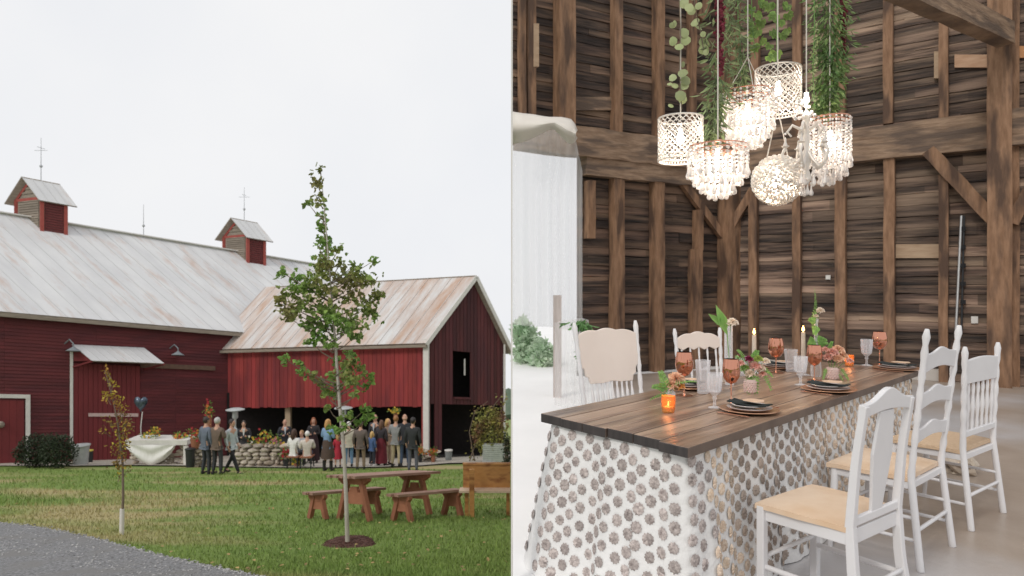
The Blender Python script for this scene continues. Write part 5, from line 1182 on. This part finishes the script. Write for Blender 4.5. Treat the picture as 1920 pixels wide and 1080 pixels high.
goblet(1340,766,699,29,'cut glass goblet in front of the nearest copper wine glass'); goblet(1501,723,668,25,'clear cut goblet between the two centre copper glasses'); goblet(1625,686,636,21,'cut goblet beside the far right copper wine glass')
goblet(1318,738,675,28,'clear tumbler behind the nearest goblet',False); goblet(1483,697,655,24,'clear tumbler left of the second candle',False); goblet(1390,705,668,20,'clear tumbler behind the centre flowers',False)
def votive(px, base, top, w, lab):
    b = TP(px, base); s = b.y/FP; r = w/2*s; H = (hz(b, top)-b.z); t = thing('amber_votive', lab, 'candle holder', b, group='amber votive candles')
    g = MB(); g.lathe([(r*0.8,0),(r*0.95,H*0.3),(r,H),(r*0.92,H),(r*0.85,H*0.3),(r*0.7,0.008),(0.002,0.008)], b, 20, wob=0.05); g.build('cup', m_amb, t, smooth=True)
    g = MB(); g.lathe([(r*0.72,0.009),(r*0.75,H*0.35),(0.002,H*0.36)], b, 16); g.build('wax', glow('lit_wax',(0.9,0.45,0.16),0.55), t, smooth=True)
    g = MB(); g.lathe([(0.001,H*0.36),(0.005,H*0.45),(0.001,H*0.68)], b, 8); g.build('flame', m_flame, t, smooth=True)
    lt = bpy.data.lights.new('votive_light','POINT'); lt.energy = 0.35; lt.color = (1,0.5,0.2); lt.shadow_soft_size = 0.01; lo = bpy.data.objects.new('votive_light', lt); col.objects.link(lo); lo.parent = t; lo.location = (0,0,H*0.6)
votive(1253,774,742,26,'amber votive candle at the near left of the table'); votive(1592,687,666,17,'amber votive candle beside the far flowers')
def taper(px, base, top, w, lab):
    b = TP(px, base); s = b.y/FP; H = hz(b, top)-b.z; r = w/2*s; t = thing('taper_candle', lab, 'candle', b, group='lit taper candles')
    g = MB(); g.lathe([(r*3,0),(r*3,0.006),(r*1.2,0.012),(r*1.4,0.04),(r*1.1,0.045)], b, 14); g.build('holder', m_cut, t, smooth=True)
    g = MB(); g.lathe([(r*1.05,0.04),(r,H*0.5),(r*0.9,H-0.004),(0.001,H)], b, 14); g.build('wax', m_wax, t, smooth=True)
    g = MB(); g.lathe([(0.001,H),(r*0.7,H+0.012),(r*0.5,H+0.028),(0.0008,H+0.045)], b, 10); g.build('flame', m_flame, t, smooth=True)
    lt = bpy.data.lights.new('flame_light','POINT'); lt.energy = 0.5; lt.color = (1,0.55,0.25); lt.shadow_soft_size = 0.01; lo = bpy.data.objects.new('flame_light', lt); col.objects.link(lo); lo.parent = t; lo.location = (0,0,H+0.05)
taper(1414,700,627,8,'lit taper candle left, against the corner post'); taper(1506,704,622,8,'lit taper candle right, beside the tall flower stem')
def setting(px, py, w, lab, cut=True):
    b = TP(px, py); s = b.y/FP; r = w/2*s; t = thing('place_setting', lab, 'place setting', b, group='place settings')
    g = MB(); g.lathe([(r*0.6,0),(r*0.95,0.010),(r,0.013),(r*0.98,0.016),(r*0.7,0.008),(0.002,0.008)], b, 40); g.build('charger', m_charger, t, smooth=True)
    g = MB(); g.lathe([(r*0.5,0.009),(r*0.72,0.020),(r*0.76,0.024),(r*0.72,0.026),(r*0.5,0.015),(0.002,0.015)], b, 36); g.build('dinner_plate', m_plate, t, smooth=True)
    g = MB(); g.lathe([(r*0.35,0.024),(r*0.52,0.031),(r*0.60,0.036),(r*0.57,0.038),(r*0.4,0.029),(0.002,0.029)], b, 32); g.build('side_plate', m_platew, t, smooth=True)
    g = MB(); u = dl; v = dc; c = b+V(0,0,0.040); n = 8; idx = {}
    for i in range(n+1):
        for j in range(5): x, y = i/n*2-1, j/4*2-1; idx[i,j] = g.pt(c+u*(x*r*0.30)+v*(y*r*0.74)+V(0,0,0.014*max(0,abs(y)-0.4)+0.002*math.sin(i*1.3+j)))
    for i in range(n):
        for j in range(4): g.face([idx[i,j],idx[i+1,j],idx[i+1,j+1],idx[i,j+1]])
    o = g.build('napkin', m_nap, t, smooth=True); sm = o.modifiers.new('t','SOLIDIFY'); sm.thickness = 0.006
    g = MB(); cc = c+V(0,0,0.017)-v*r*0.18+u*r*0.04; pts = [(-0.45,-0.1),(-0.30,-0.2),(0.25,-0.2),(0.40,0.0),(0.25,0.2),(-0.30,0.18)]
    a = [g.pt(cc+v*(-x*r*0.9)+u*(y*r*1.5)) for x,y in pts]; bq = [g.pt(cc+v*(-x*r*0.9)+u*(y*r*1.5)+V(0,0,0.003)) for x,y in pts]
    g.face(a[::-1]); g.face(bq)
    for i in range(6): g.face([a[i],a[(i+1)%6],bq[(i+1)%6],bq[i]])
    g.build('name_card', m_card, t)
    if cut:
        for k, off in enumerate((-1.14,1.14,1.24)):
            g = MB(); a = b+u*(off*r)-v*(r*0.55)+V(0,0,0.006); e = a+v*(r*1.1); g.beam(a, e, 0.009, 0.003, up=(0,0,1)); g.ball(e, (0.013,0.020,0.003), 10, 5, rot=Matrix.Rotation(math.atan2(v.y,v.x)-R(90),3,'Z')); g.build('fork' if k == 0 else 'knife', m_cop, t, smooth=False)
setting(1405,772,108,'place setting nearest the viewer with a black napkin and tan card'); setting(1553,733,98,'place setting at the middle of the near side, black napkin and tan card'); setting(1682,693,84,'place setting at the far right corner of the table')
setting(1290,728,84,'place setting at the left end behind the orange flower'); setting(1462,691,72,'dark place setting on the far side by the middle copper glass')
# ---- flowers on the table
def bloom(g, c, r, m, n=26, up=(0,-0.5,0.8)):
    up = Vector(up).normalized(); 
    for k in range(n):
        f = k/n; a = k*2.4; t = up.orthogonal().normalized(); t = Matrix.Rotation(a, 3, up) @ t; d = up*(1.1-f*1.3)+t*(0.25+f*1.1)
        g.leaf(c+d*r*0.1, d, r*(0.6+0.5*f), r*(0.5+0.4*f), m=m, fold=-0.25, up=t.cross(up)*0.3+up*0.0+t)
def frond(g, base, d, L, m, n=9, W=0.028):
    base = Vector(base); d = Vector(d).normalized(); pts = [base+d*L*t+V(0,0,-0.25*L*t*t) for t in [k/n for k in range(n+1)]]; g.tube(pts, [0.003]*(n)+[0.001], 5, m=m)
    sx = d.cross(V(0,-1,0.2)).normalized()
    for k in range(1, n+1):
        for s in (-1,1): g.leaf(pts[k], d*0.5+sx*s, W*(1.5-0.9*k/n)*1.3, W*0.55, m=m, up=(0,-1,0.3))
def bouquet(name, lab, base, vase, spec, fol, ms):
    t = thing(name, lab, 'flowers', base, group='flower arrangements on the table')
    kind, r, H = vase; g = MB()
    if kind == 'jar': g.lathe([(r*0.8,0),(r,H*0.15),(r,H*0.6),(r*0.6,H*0.8),(r*0.7,H),(r*0.62,H),(r*0.5,H*0.8),(r*0.9,H*0.55),(r*0.8,0.01),(0.002,0.01)], base, 20); vm = m_clear
    elif kind == 'hob':
        g.lathe([(r*0.75,0),(r,H*0.2),(r,H*0.8),(r*0.85,H),(r*0.75,H),(0.002,H*0.8)], base, 20); vm = glass('hobnail_glass_'+str(len(ORG)), (0.80,0.60,0.55), 0.25, 0.15)
        for j in range(6):
            for k in range(14): a = (k+0.5*(j%2))*6.283/14; g.ball(base+V(math.cos(a)*r,math.sin(a)*r,H*(0.15+0.13*j)), 0.005, 6, 4)
    else: g.lathe([(r,0),(r*1.05,H*0.12),(r*0.8,H*0.35),(r*0.4,H*0.55),(r*0.35,H*0.9),(r*0.5,H),(r*0.42,H),(r*0.3,H*0.9),(r*0.3,H*0.6),(0.002,H*0.3)], base, 18); vm = m_cut
    g.build('vase', vm, t, smooth=True)
    g = MB()
    for px, py, rr, mi in spec: 
        c = Vector(((px-960)/FP*base.y, base.y, CZ-(py-540)/FP*base.y)); g.tube([base+V(0,0,H*0.5), base.lerp(c,0.6)+V(0,0,H*0.3), c], 0.002, 5, m=0)
    for px, py, ex, ey, L in fol:
        c = Vector(((px-960)/FP*base.y, base.y-0.01, CZ-(py-540)/FP*base.y)); e = Vector(((ex-960)/FP*base.y, base.y-0.03, CZ-(ey-540)/FP*base.y)); frond(g, c, e-c, (e-c).length, 1, W=L)
    g.build('stems', [m_green, m_fern], t)
    g = MB()
    for px, py, rr, mi in spec:
        dy = rnd.uniform(-0.04,0.03); c = Vector(((px-960)/FP*base.y, base.y+dy, CZ-(py-540)/FP*base.y)); bloom(g, c, rr*base.y/FP, mi)
    g.build('blossoms', ms, t)
bouquet('small_posy', 'orange flower and fern in a little jar at the near left of the table', TP(1257,752), ('jar',0.028,0.075), [(1270,712,17,0),(1258,722,13,0),(1243,724,7,1),(1275,724,10,1)], [(1250,735,1236,683,0.022),(1250,730,1222,716,0.018),(1262,722,1302,703,0.010),(1255,738,1218,738,0.010)], [m_peach, mat('orange_petal',(0.85,0.42,0.12),island=0.2,transl=0.3)])
bouquet('bud_vase', 'tall clear bud vase with one green leaf and a cream rose', TP(1368,722), ('bud',0.028,(98)/FP*4.4), [(1370,604,11,0)], [], [m_cream])
bt = TP(1368,722); g = MB(); bb = Vector(((1362-960)/FP*bt.y, bt.y-0.01, hz(bt,618)))
for k in range(9):
    e = Vector(((1345+k*1.2-960)/FP*bt.y, bt.y-0.02, hz(bt, 572+k*5)));
for px, py, ex, ey, L, W in ((1362,628,1340,571,0.21,0.055),(1358,612,1326,588,0.13,0.045),(1360,622,1352,585,0.16,0.05)):
    a = Vector(((px-960)/FP*bt.y, bt.y-0.01, hz(bt,py))); e = Vector(((ex-960)/FP*bt.y, bt.y-0.03, hz(bt,ey))); g.leaf(a, e-a, (e-a).length, W, up=(0,-1,0.1), fold=0.1)
g.tube([bt+V(0,0,0.1), bb], 0.003, 5)
for o_ in col.objects:
    if o_.name.startswith('bud_vase'): g.build('leaves', m_fern, o_); break
g = MB(); b = TP(1366,700); g.lathe([(0.030,0),(0.032,0.02),(0.030,(700-612)/FP*b.y),(0.027,(700-612)/FP*b.y),(0.027,0.02),(0.002,0.015)], b, 20); recenter(tag(g.build('glass_cylinder', m_cut, smooth=True), 'tall clear glass cylinder behind the bud vase', 'vase'))
bouquet('centre_flowers', 'low mixed bouquet of blush, plum and green in a hobnail vase at mid table', TP(1407,738), ('hob',0.036,0.085), [(1398,690,9,2),(1390,668,7,1),(1400,672,8,1),(1412,685,11,0),(1424,690,9,3),(1432,676,8,3),(1418,672,9,2),(1385,680,8,0),(1405,700,10,3),(1428,700,8,0)], [(1395,700,1378,655,0.016),(1412,700,1412,742,0.024),(1408,705,1402,740,0.022),(1425,690,1442,720,0.014),(1398,680,1380,646,0.012),(1430,690,1445,700,0.010),(1410,680,1416,650,0.020)], [m_blush, m_plum, mat('lime_petal',(0.45,0.55,0.15),island=0.2,transl=0.3), m_cream])
bouquet('far_flowers', 'blush and cream roses in a hobnail vase toward the far end', TP(1560,712), ('hob',0.042,0.085), [(1558,660,12,0),(1575,657,12,1),(1583,668,10,1),(1550,670,9,0),(1568,672,10,1),(1545,655,7,0),(1590,676,7,0)], [(1552,660,1556,634,0.014),(1560,690,1578,708,0.012),(1548,690,1540,705,0.012),(1575,690,1588,708,0.012)], [m_blush, m_peach])
bs = TP(1530,706); bouquet('tall_flower_stem', 'tall green flower spike with cream rose in a cut glass bottle', bs, ('bud',0.036,(706-598)/FP*bs.y), [(1536,582,8,0),(1529,592,5,0)], [(1529,640,1514,644,0.030),(1529,642,1545,636,0.030),(1529,606,1514,594,0.020),(1530,610,1524,622,0.022)], [m_cream])
g = MB(); 
for k in range(60):
    t = k/60; py = 598-58*t; px = 1526+2*math.sin(t*4)+3*t; c = Vector(((px-960)/FP*bs.y, bs.y, hz(bs,py))); a = k*2.4; w = 0.020*(1-t*0.85)
    g.leaf(c, (math.cos(a),math.sin(a),0.5+t), w+0.006, w*0.6)
for o_ in col.objects:
    if o_.name.startswith('tall_flower_stem'): g.build('flower_spike', m_fern, o_); break
# sprig hanging by the pressed back chair
def vine(name, lab, pts, m, n, L, W, spread, d, cat='greenery', group=None, cordm=None, cord=0.003, droop=-0.5):
    r = thing(name, lab, cat, P(pts[-1][0], pts[-1][1], d), group=group); path = [P(a,b,d) for a,b in pts]
    g = MB(); g.tube(path, cord, 6); g.build('stem', cordm or m_green, r, smooth=True); g = MB()
    tot = len(path)-1
    for k in range(n):
        f = rnd.random()*tot; i = min(int(f), tot-1); p = path[i].lerp(path[i+1], f-i); sprd = spread[i]*(1-(f-i))+spread[i+1]*(f-i)
        q = Vector((rnd.gauss(0,.5),rnd.gauss(0,.5),rnd.gauss(0,.3)))*sprd*d/FP
        dd = Vector((q.x*9+rnd.gauss(0,.5), q.y*9+rnd.gauss(0,.5), droop+rnd.gauss(0,.5))); g.leaf(p+q*0.8, dd, L*rnd.uniform(.7,1.3), W*rnd.uniform(.8,1.2))
    g.build('leaves', m, r); return r
m_sprig = mat('fresh_leaf', (0.10,0.24,0.07), (0.22,0.38,0.16), rough=0.5, island=0.35, transl=0.3)
vine('hanging_sprig', 'green sprig trailing from the curtain beside the pressed back chair', [(1080,604),(1092,612),(1094,640),(1092,676)], m_sprig, 170, 0.06, 0.026, [16,14,9,5], 5.4, cat='greenery')
# ================================================================== chandeliers and hanging greenery
m_bulb = glow('bulb', (1.0,0.92,0.80), 11.0)
m_bead = mat('crystal_bead', (0.97,0.95,0.93), (0.80,0.76,0.74), rough=0.05, scale=40, transl=0.5, island=0.25, spec=1.0)
m_wire = mat('pearl_wire', (0.88,0.84,0.79), (0.76,0.70,0.64), rough=0.3, scale=20, metal=0.2, transl=0.2)
m_cord = mat('white_cord', (0.66,0.62,0.56), (0.55,0.5,0.45), rough=0.7)
def bulb(root, c, r=0.026, e=6.0):
    g = MB(); g.ball(c, (r,r,r*1.2), 14, 10); g.tube([c+V(0,0,r), c+V(0,0,r*2.4)], 0.013, 8); g.build('bulb', m_bulb, root, smooth=True)
    lt = bpy.data.lights.new('bulb_light','POINT'); lt.energy = e*0.6; lt.color = (1,0.90,0.78); lt.shadow_soft_size = 0.03; lo = bpy.data.objects.new('bulb_light', lt); col.objects.link(lo); lo.parent = root; lo.location = Vector(c)-ORG[root.name]+V(0,0,-r*1.9)
def cords(root, px, topy, c, r, n=3, d=4.3):
    g = MB(); k = Vector(c)+V(0,0,0.22 if n > 1 else 0.0)
    if n > 1:
        for i in range(n): a = i*6.283/n+0.4; g.tube([Vector(c)+V(math.cos(a)*r,math.sin(a)*r,0), k], 0.0025, 5)
    g.tube([k, V(k.x,k.y,4.3)], 0.004, 6); g.build('cord', m_cord, root)
def drum(x0, x1, y0, y1, d, lab):
    cx = (x0+x1)/2; c0 = P(cx,y0,d); c1 = P(cx,y1,d); r = (x1-x0)/2*d/FP; H = c0.z-c1.z; root = thing('drum_pendant', lab, 'pendant lamp', c1, group='pendant lamps over the table')
    n = 22
    for z in (0.002,0.025,H-0.002):
        g = MB(); g.tube([c1+V(math.cos(a)*r,math.sin(a)*r,z) for a in [k*6.283/40 for k in range(41)]], 0.005 if z != 0.025 else 0.003, 6)
        g.build('rim', m_wire, root, smooth=True)
    g = MB()
    for s in (-1,1):
        for k in range(n):
            a0 = k*6.283/n; tw = s*6.283*H/r/6.283*1.0; g.tube([c1+V(math.cos(a0+tw*t)*r,math.sin(a0+tw*t)*r,0.025+(H-0.027)*t) for t in [q/10 for q in range(11)]], 0.0030, 4, cap=False)
    for j in range(10):
        for k in range(n): a = (k+0.5*(j%2))*6.283/n; g.ball(c1+V(math.cos(a)*r,math.sin(a)*r,0.035+(H-0.04)*j/9.5), 0.0045, 6, 4)
    for k in range(44): a = k*6.283/44; g.ball(c1+V(math.cos(a)*r,math.sin(a)*r,0.013), 0.006, 6, 4)
    g.build('lattice_shade', m_wire, root, smooth=True)
    bulb(root, c1+V(0,0,H*0.52)); cords(root, cx, y0, c0, r*0.9, 1); return root
drum(1235,1317,222,302,4.0,'left lattice drum pendant lamp hanging lowest left'); drum(1418,1500,130,213,4.6,'right lattice drum pendant lamp, topmost of the cluster')
def strand(g, p, L, drop=True, r=0.0085, step=0.023):
    z = 0
    while z < L: g.ball(p-V(0,0,z), r*rnd.uniform(.8,1.15), 6, 4); z += step
    if drop: g.lathe([(0.001,0.0),(0.004,-0.008),(0.006,-0.028),(0.0145,-0.052),(0.011,-0.066),(0.001,-0.071)][::-1], p-V(0,0,L), 7)
def tiered(cx, y0, y1, w, d, lab, tiers):
    c0 = P(cx,y0,d); root = thing('crystal_chandelier', lab, 'chandelier', P(cx,y1,d), group='pendant lamps over the table'); H = (y1-y0)*d/FP; R0 = w/2*d/FP; g = MB(); fr_ = MB()
    for rf_, zf, Lf_ in tiers:
        r = R0*rf_; n = max(6, int(6.283*r/0.036)); z = c0.z-H*zf; fr_.tube([V(c0.x+math.cos(a)*r,c0.y+math.sin(a)*r,z) for a in [k*6.283/36 for k in range(37)]], 0.004, 6)
        for k in range(n): a = k*6.283/n; strand(g, V(c0.x+math.cos(a)*r,c0.y+math.sin(a)*r,z-0.01), H*Lf_*rnd.uniform(.9,1.05))
    for k in range(4): a = k*1.5708; fr_.tube([V(c0.x+math.cos(a)*R0*tiers[0][0],c0.y+math.sin(a)*R0*tiers[0][0],c0.z-H*tiers[0][1]), c0], 0.003, 5)
    fr_.build('frame', m_cop, root, smooth=True); g.build('crystals', m_bead, root, smooth=True); bulb(root, c0-V(0,0,H*0.42), 0.03, 7); cords(root, cx, y0, c0, R0*0.9, 3 if w < 100 and w > 80 else 1); return root
tiered(1402,172,268,92,4.2,'large tiered crystal chandelier at the centre of the cluster',[(1.0,0.02,0.5),(0.8,0.12,0.6),(0.55,0.25,0.58),(0.3,0.4,0.5)])
tiered(1346,262,358,108,3.8,'small tiered crystal chandelier hanging below the left drum',[(1.0,0.14,0.34),(0.78,0.20,0.44),(0.55,0.26,0.54),(0.3,0.3,0.6)])
tiered(1556,215,338,72,4.4,'cylindrical crystal chandelier at the right under the thick garland',[(1.0,0.06,0.55),(0.8,0.1,0.65),(0.5,0.15,0.7),(0.2,0.3,0.6)])
# arm chandelier
d = 4.1; c = P(1512,285,d); root = thing('arm_chandelier', 'small curly armed crystal chandelier beside the right cylinder', 'chandelier', P(1512,355,d), group='pendant lamps over the table')
g = MB(); g.lathe([(0.01,-0.2),(0.03,-0.16),(0.012,-0.1),(0.03,-0.05),(0.014,0.02),(0.022,0.08),(0.01,0.16),(0.03,0.22),(0.006,0.26)], c, 14); g.build('column', m_wire, root, smooth=True)
for k in range(5):
    a = k*6.283/5+0.3; u = V(math.cos(a),math.sin(a),0); g = MB(); g.tube([c+V(0,0,0.02), c+u*0.04-V(0,0,0.05), c+u*0.085-V(0,0,0.10), c+u*0.125-V(0,0,0.07), c+u*0.14-V(0,0,0.01), c+u*0.12+V(0,0,0.03)], [0.012,0.011,0.011,0.010,0.009,0.013], 8); g.tube([c+u*0.03+V(0,0,0.14), c+u*0.08+V(0,0,0.17), c+u*0.11+V(0,0,0.13), c+u*0.085+V(0,0,0.10)], [0.010,0.009,0.008,0.006], 7)
    g.lathe([(0.006,0),(0.024,0.012),(0.022,0.014)], c+u*0.12+V(0,0,0.03), 12); g.tube([c+u*0.12+V(0,0,0.03), c+u*0.12+V(0,0,0.09)], 0.007, 8); g.build('arm', m_wire, root, smooth=True)
    g = MB()
    for q in (0.05,0.12): strand(g, c+u*q-V(0,0,0.08), 0.06)
    strand(g, c+u*0.12+V(0,0,0.12), 0.02); g.build('crystals', m_bead, root, smooth=True)
g = MB(); [strand(g, c+V(math.cos(a)*0.03,math.sin(a)*0.03,-0.17), 0.03) for a in (0,1.5,3,4.5)]; [g.ball(c+V(rnd.gauss(0,.035),rnd.gauss(0,.035),0.2+rnd.uniform(0,.12)),0.012,7,5) for k in range(26)]; g.build('crystals', m_bead, root, smooth=True)
bulb(root, c+V(0,-0.0,-0.01)+V(0,0,0.33), 0.018, 2.5); cords(root, 1512, 0, c+V(0,0,0.25), 0.02, 1)
# sphere
d = 4.25; c = P(1458,338,d); r = 45*d/FP; root = thing('sphere_pendant', 'round openwork sphere pendant lamp, lowest of the cluster', 'pendant lamp', c-V(0,0,r), group='pendant lamps over the table')
g = MB()
for k in range(520):
    z = 1-2*(k+0.5)/520; a = k*2.39996; q = math.sqrt(1-z*z); p = V(q*math.cos(a),q*math.sin(a),z)
    if noise.noise(p*4.0) < 0.22: g.ball(c+p*r, 0.0115*rnd.uniform(.8,1.2), 6, 4)
for k in range(26):
    ax = V(rnd.gauss(0,1),rnd.gauss(0,1),rnd.gauss(0,1)).normalized(); o_ = ax.orthogonal().normalized(); g.tube([c+(Matrix.Rotation(t*6.283/30,3,ax)@o_)*r for t in range(31)], 0.0035, 4)
g.build('openwork_shell', m_wire, root, smooth=True); bulb(root, c+V(0,0,0.0), 0.03, 5)
g = MB()
for s in (-1,1): g.tube([c+V(s*0.07,0,r*0.86), c+V(0,0,0.46)], 0.004, 6)
g.tube([c+V(0,0,0.46), V(c.x,c.y,4.3)], 0.004, 6); g.build('cord', m_cord, root)
# garlands
m_euc = mat('eucalyptus', (0.30,0.36,0.16), (0.45,0.48,0.26), rough=0.55, island=0.3, transl=0.3, scale=4)
m_oliv = mat('willow_leaf', (0.11,0.17,0.07), (0.34,0.40,0.20), rough=0.5, island=0.5, transl=0.25, scale=4)
m_vinl = mat('grape_leaf', (0.15,0.27,0.05), (0.30,0.40,0.12), rough=0.5, island=0.35, transl=0.35, scale=4)
m_rusc = mat('ruscus', (0.06,0.13,0.035), (0.25,0.34,0.12), rough=0.45, island=0.5, transl=0.2, scale=4)
m_ama = mat('amaranth', (0.10,0.010,0.02), (0.17,0.02,0.035), rough=0.9, island=0.3)
def roundleaf(g, p, n_, r):
    n_ = Vector(n_).normalized(); a = n_.orthogonal().normalized(); b = n_.cross(a); k = 9; c = g.pt(p+n_*r*0.12); rg = [g.pt(p+(a*math.cos(i*6.283/k)+b*math.sin(i*6.283/k))*r*rnd.uniform(.88,1.05)) for i in range(k)]
    for i in range(k): g.face([c, rg[i], rg[(i+1)%k]])
def euc(name, lab, pts, leaves, d):
    r = thing(name, lab, 'garland', P(pts[-1][0],pts[-1][1],d), group='garlands over the table'); g = MB(); pt_ = [P(a,b,d) for a,b in pts]; g.tube([V(pt_[0].x,pt_[0].y,4.3)]+pt_, 0.003, 5); g.build('stem', m_twig, r, smooth=True); g = MB()
    for px, py, s in leaves: roundleaf(g, P(px,py,d)+V(0,rnd.uniform(-.03,.02),0), (rnd.gauss(0,.4),-1,rnd.gauss(0,.4)), s*d/FP)
    g.build('leaves', m_euc, r)
euc('eucalyptus_garland', 'strand of round eucalyptus leaves above the left drum lamp', [(1273,-20),(1276,60),(1274,130),(1278,205)], [(1281,8,10),(1290,18,9),(1297,-5,8),(1284,60,10),(1287,74,10),(1262,78,9),(1272,90,9),(1265,45,7),(1260,48,6),(1280,122,6),(1278,140,10),(1286,150,11),(1284,160,9),(1262,145,8),(1266,160,7),(1274,182,11),(1280,186,9),(1258,198,6),(1254,160,5)], 3.95)
euc('eucalyptus_garland', 'shorter spray of round leaves just right of the eucalyptus strand', [(1300,-20),(1306,30),(1314,60),(1320,100)], [(1296,20,9),(1305,40,9),(1311,50,8),(1318,78,9),(1320,92,10),(1317,66,6),(1308,14,7),(1322,100,6)], 4.05)
vine('willow_garland', 'loose fine leaved garland in the middle left of the cluster', [(1352,-60),(1352,60),(1350,150),(1342,215),(1336,262)], m_oliv, 520, 0.075, 0.014, [30,30,26,24,14], 4.05, 'garland', 'garlands over the table')
vine('willow_garland', 'wispy fine leaved garland above the large central chandelier', [(1382,-60),(1384,40),(1390,110),(1392,160)], m_oliv, 260, 0.075, 0.013, [30,26,18,12], 4.35, 'garland', 'garlands over the table')
def amar(px, y0, y1, w, d, lab):
    g = MB(); n = 260; a, b = P(px,y0,d), P(px+3,y1,d); g.tube([V(a.x,a.y,4.3), b], 0.003, 5)
    for k in range(n): t = rnd.random(); p = a.lerp(b,t); ww = w/2*d/FP*(1-0.6*t**3); g.ball(p+V(rnd.gauss(0,.45)*ww, rnd.gauss(0,.45)*ww, rnd.gauss(0,.01)), 0.011, 6, 4, jit=.2)
    recenter(tag(g.build('amaranth_tassel', m_ama), lab, 'flower tassel', 'crimson amaranth tassels'))
amar(1348,-60,140,17,3.95,'dark crimson amaranth tassel hanging through the left garland'); amar(1578,-60,105,12,4.5,'crimson tassel half hidden in the thick right garland')
def grape(pts, leaves, d, lab):
    r = thing('grape_vine', lab, 'garland', P(pts[-1][0],pts[-1][1],d), group='garlands over the table'); g = MB(); pt_ = [P(a,b,d) for a,b in pts]; g.tube([V(pt_[0].x,pt_[0].y,4.3)]+pt_, 0.003, 5); g.build('stem', m_green, r, smooth=True); g = MB()
    for px, py, s in leaves:
        c = P(px,py,d)+V(0,rnd.uniform(-.05,.04),0); up_ = Vector((rnd.gauss(0,.5),-1,rnd.gauss(0,.4))); dn = Vector((rnd.gauss(0,.5),rnd.gauss(0,.2),-1)).normalized(); L = s*1.5*d/FP
        for an in (-1.25,-0.6,0,0.6,1.25): dv = Matrix.Rotation(an,3,up_.normalized())@dn; g.leaf(c-dn*L*0.3, dv, L*(1.0-0.22*abs(an)), L*0.62, up=up_, fold=0.06)
    g.build('leaves', m_vinl, r)
grape([(1408,-60),(1410,40),(1416,110)], [(1410,15,14),(1424,10,12),(1403,48,14),(1418,60,15),(1430,40,13),(1426,78,12),(1414,92,10),(1438,14,12),(1420,30,12),(1405,75,10)], 4.4, 'broad green leaf vine left of the topmost drum lamp')
grape([(1458,-60),(1456,50),(1457,122)], [(1452,5,12),(1470,8,11),(1446,35,12),(1462,40,13),(1478,30,10),(1452,62,13),(1468,66,12),(1444,85,9),(1458,100,14),(1440,112,11),(1475,60,9),(1480,10,9)], 4.55, 'broad green leaf vine directly above the topmost drum lamp')
vine('ruscus_garland', 'thick bushy dark green garland at the right of the cluster', [(1553,-60),(1556,20),(1558,80),(1560,130),(1552,180),(1548,212)], m_rusc, 1500, 0.055, 0.015, [36,38,36,32,26,16], 4.45, 'garland', 'garlands over the table', droop=-0.9)
vine('ruscus_garland', 'thin pale strand hanging down the left side of the thick garland', [(1526,-60),(1527,60),(1524,130),(1528,205)], m_euc, 130, 0.025, 0.012, [5,6,6,8], 4.3, 'garland', 'garlands over the table')
for o in list(col.objects):
    if o.type == 'MESH' and not o.parent and o.get('label') is None and o.get('kind') is None: print('UNTAGGED', o.name)
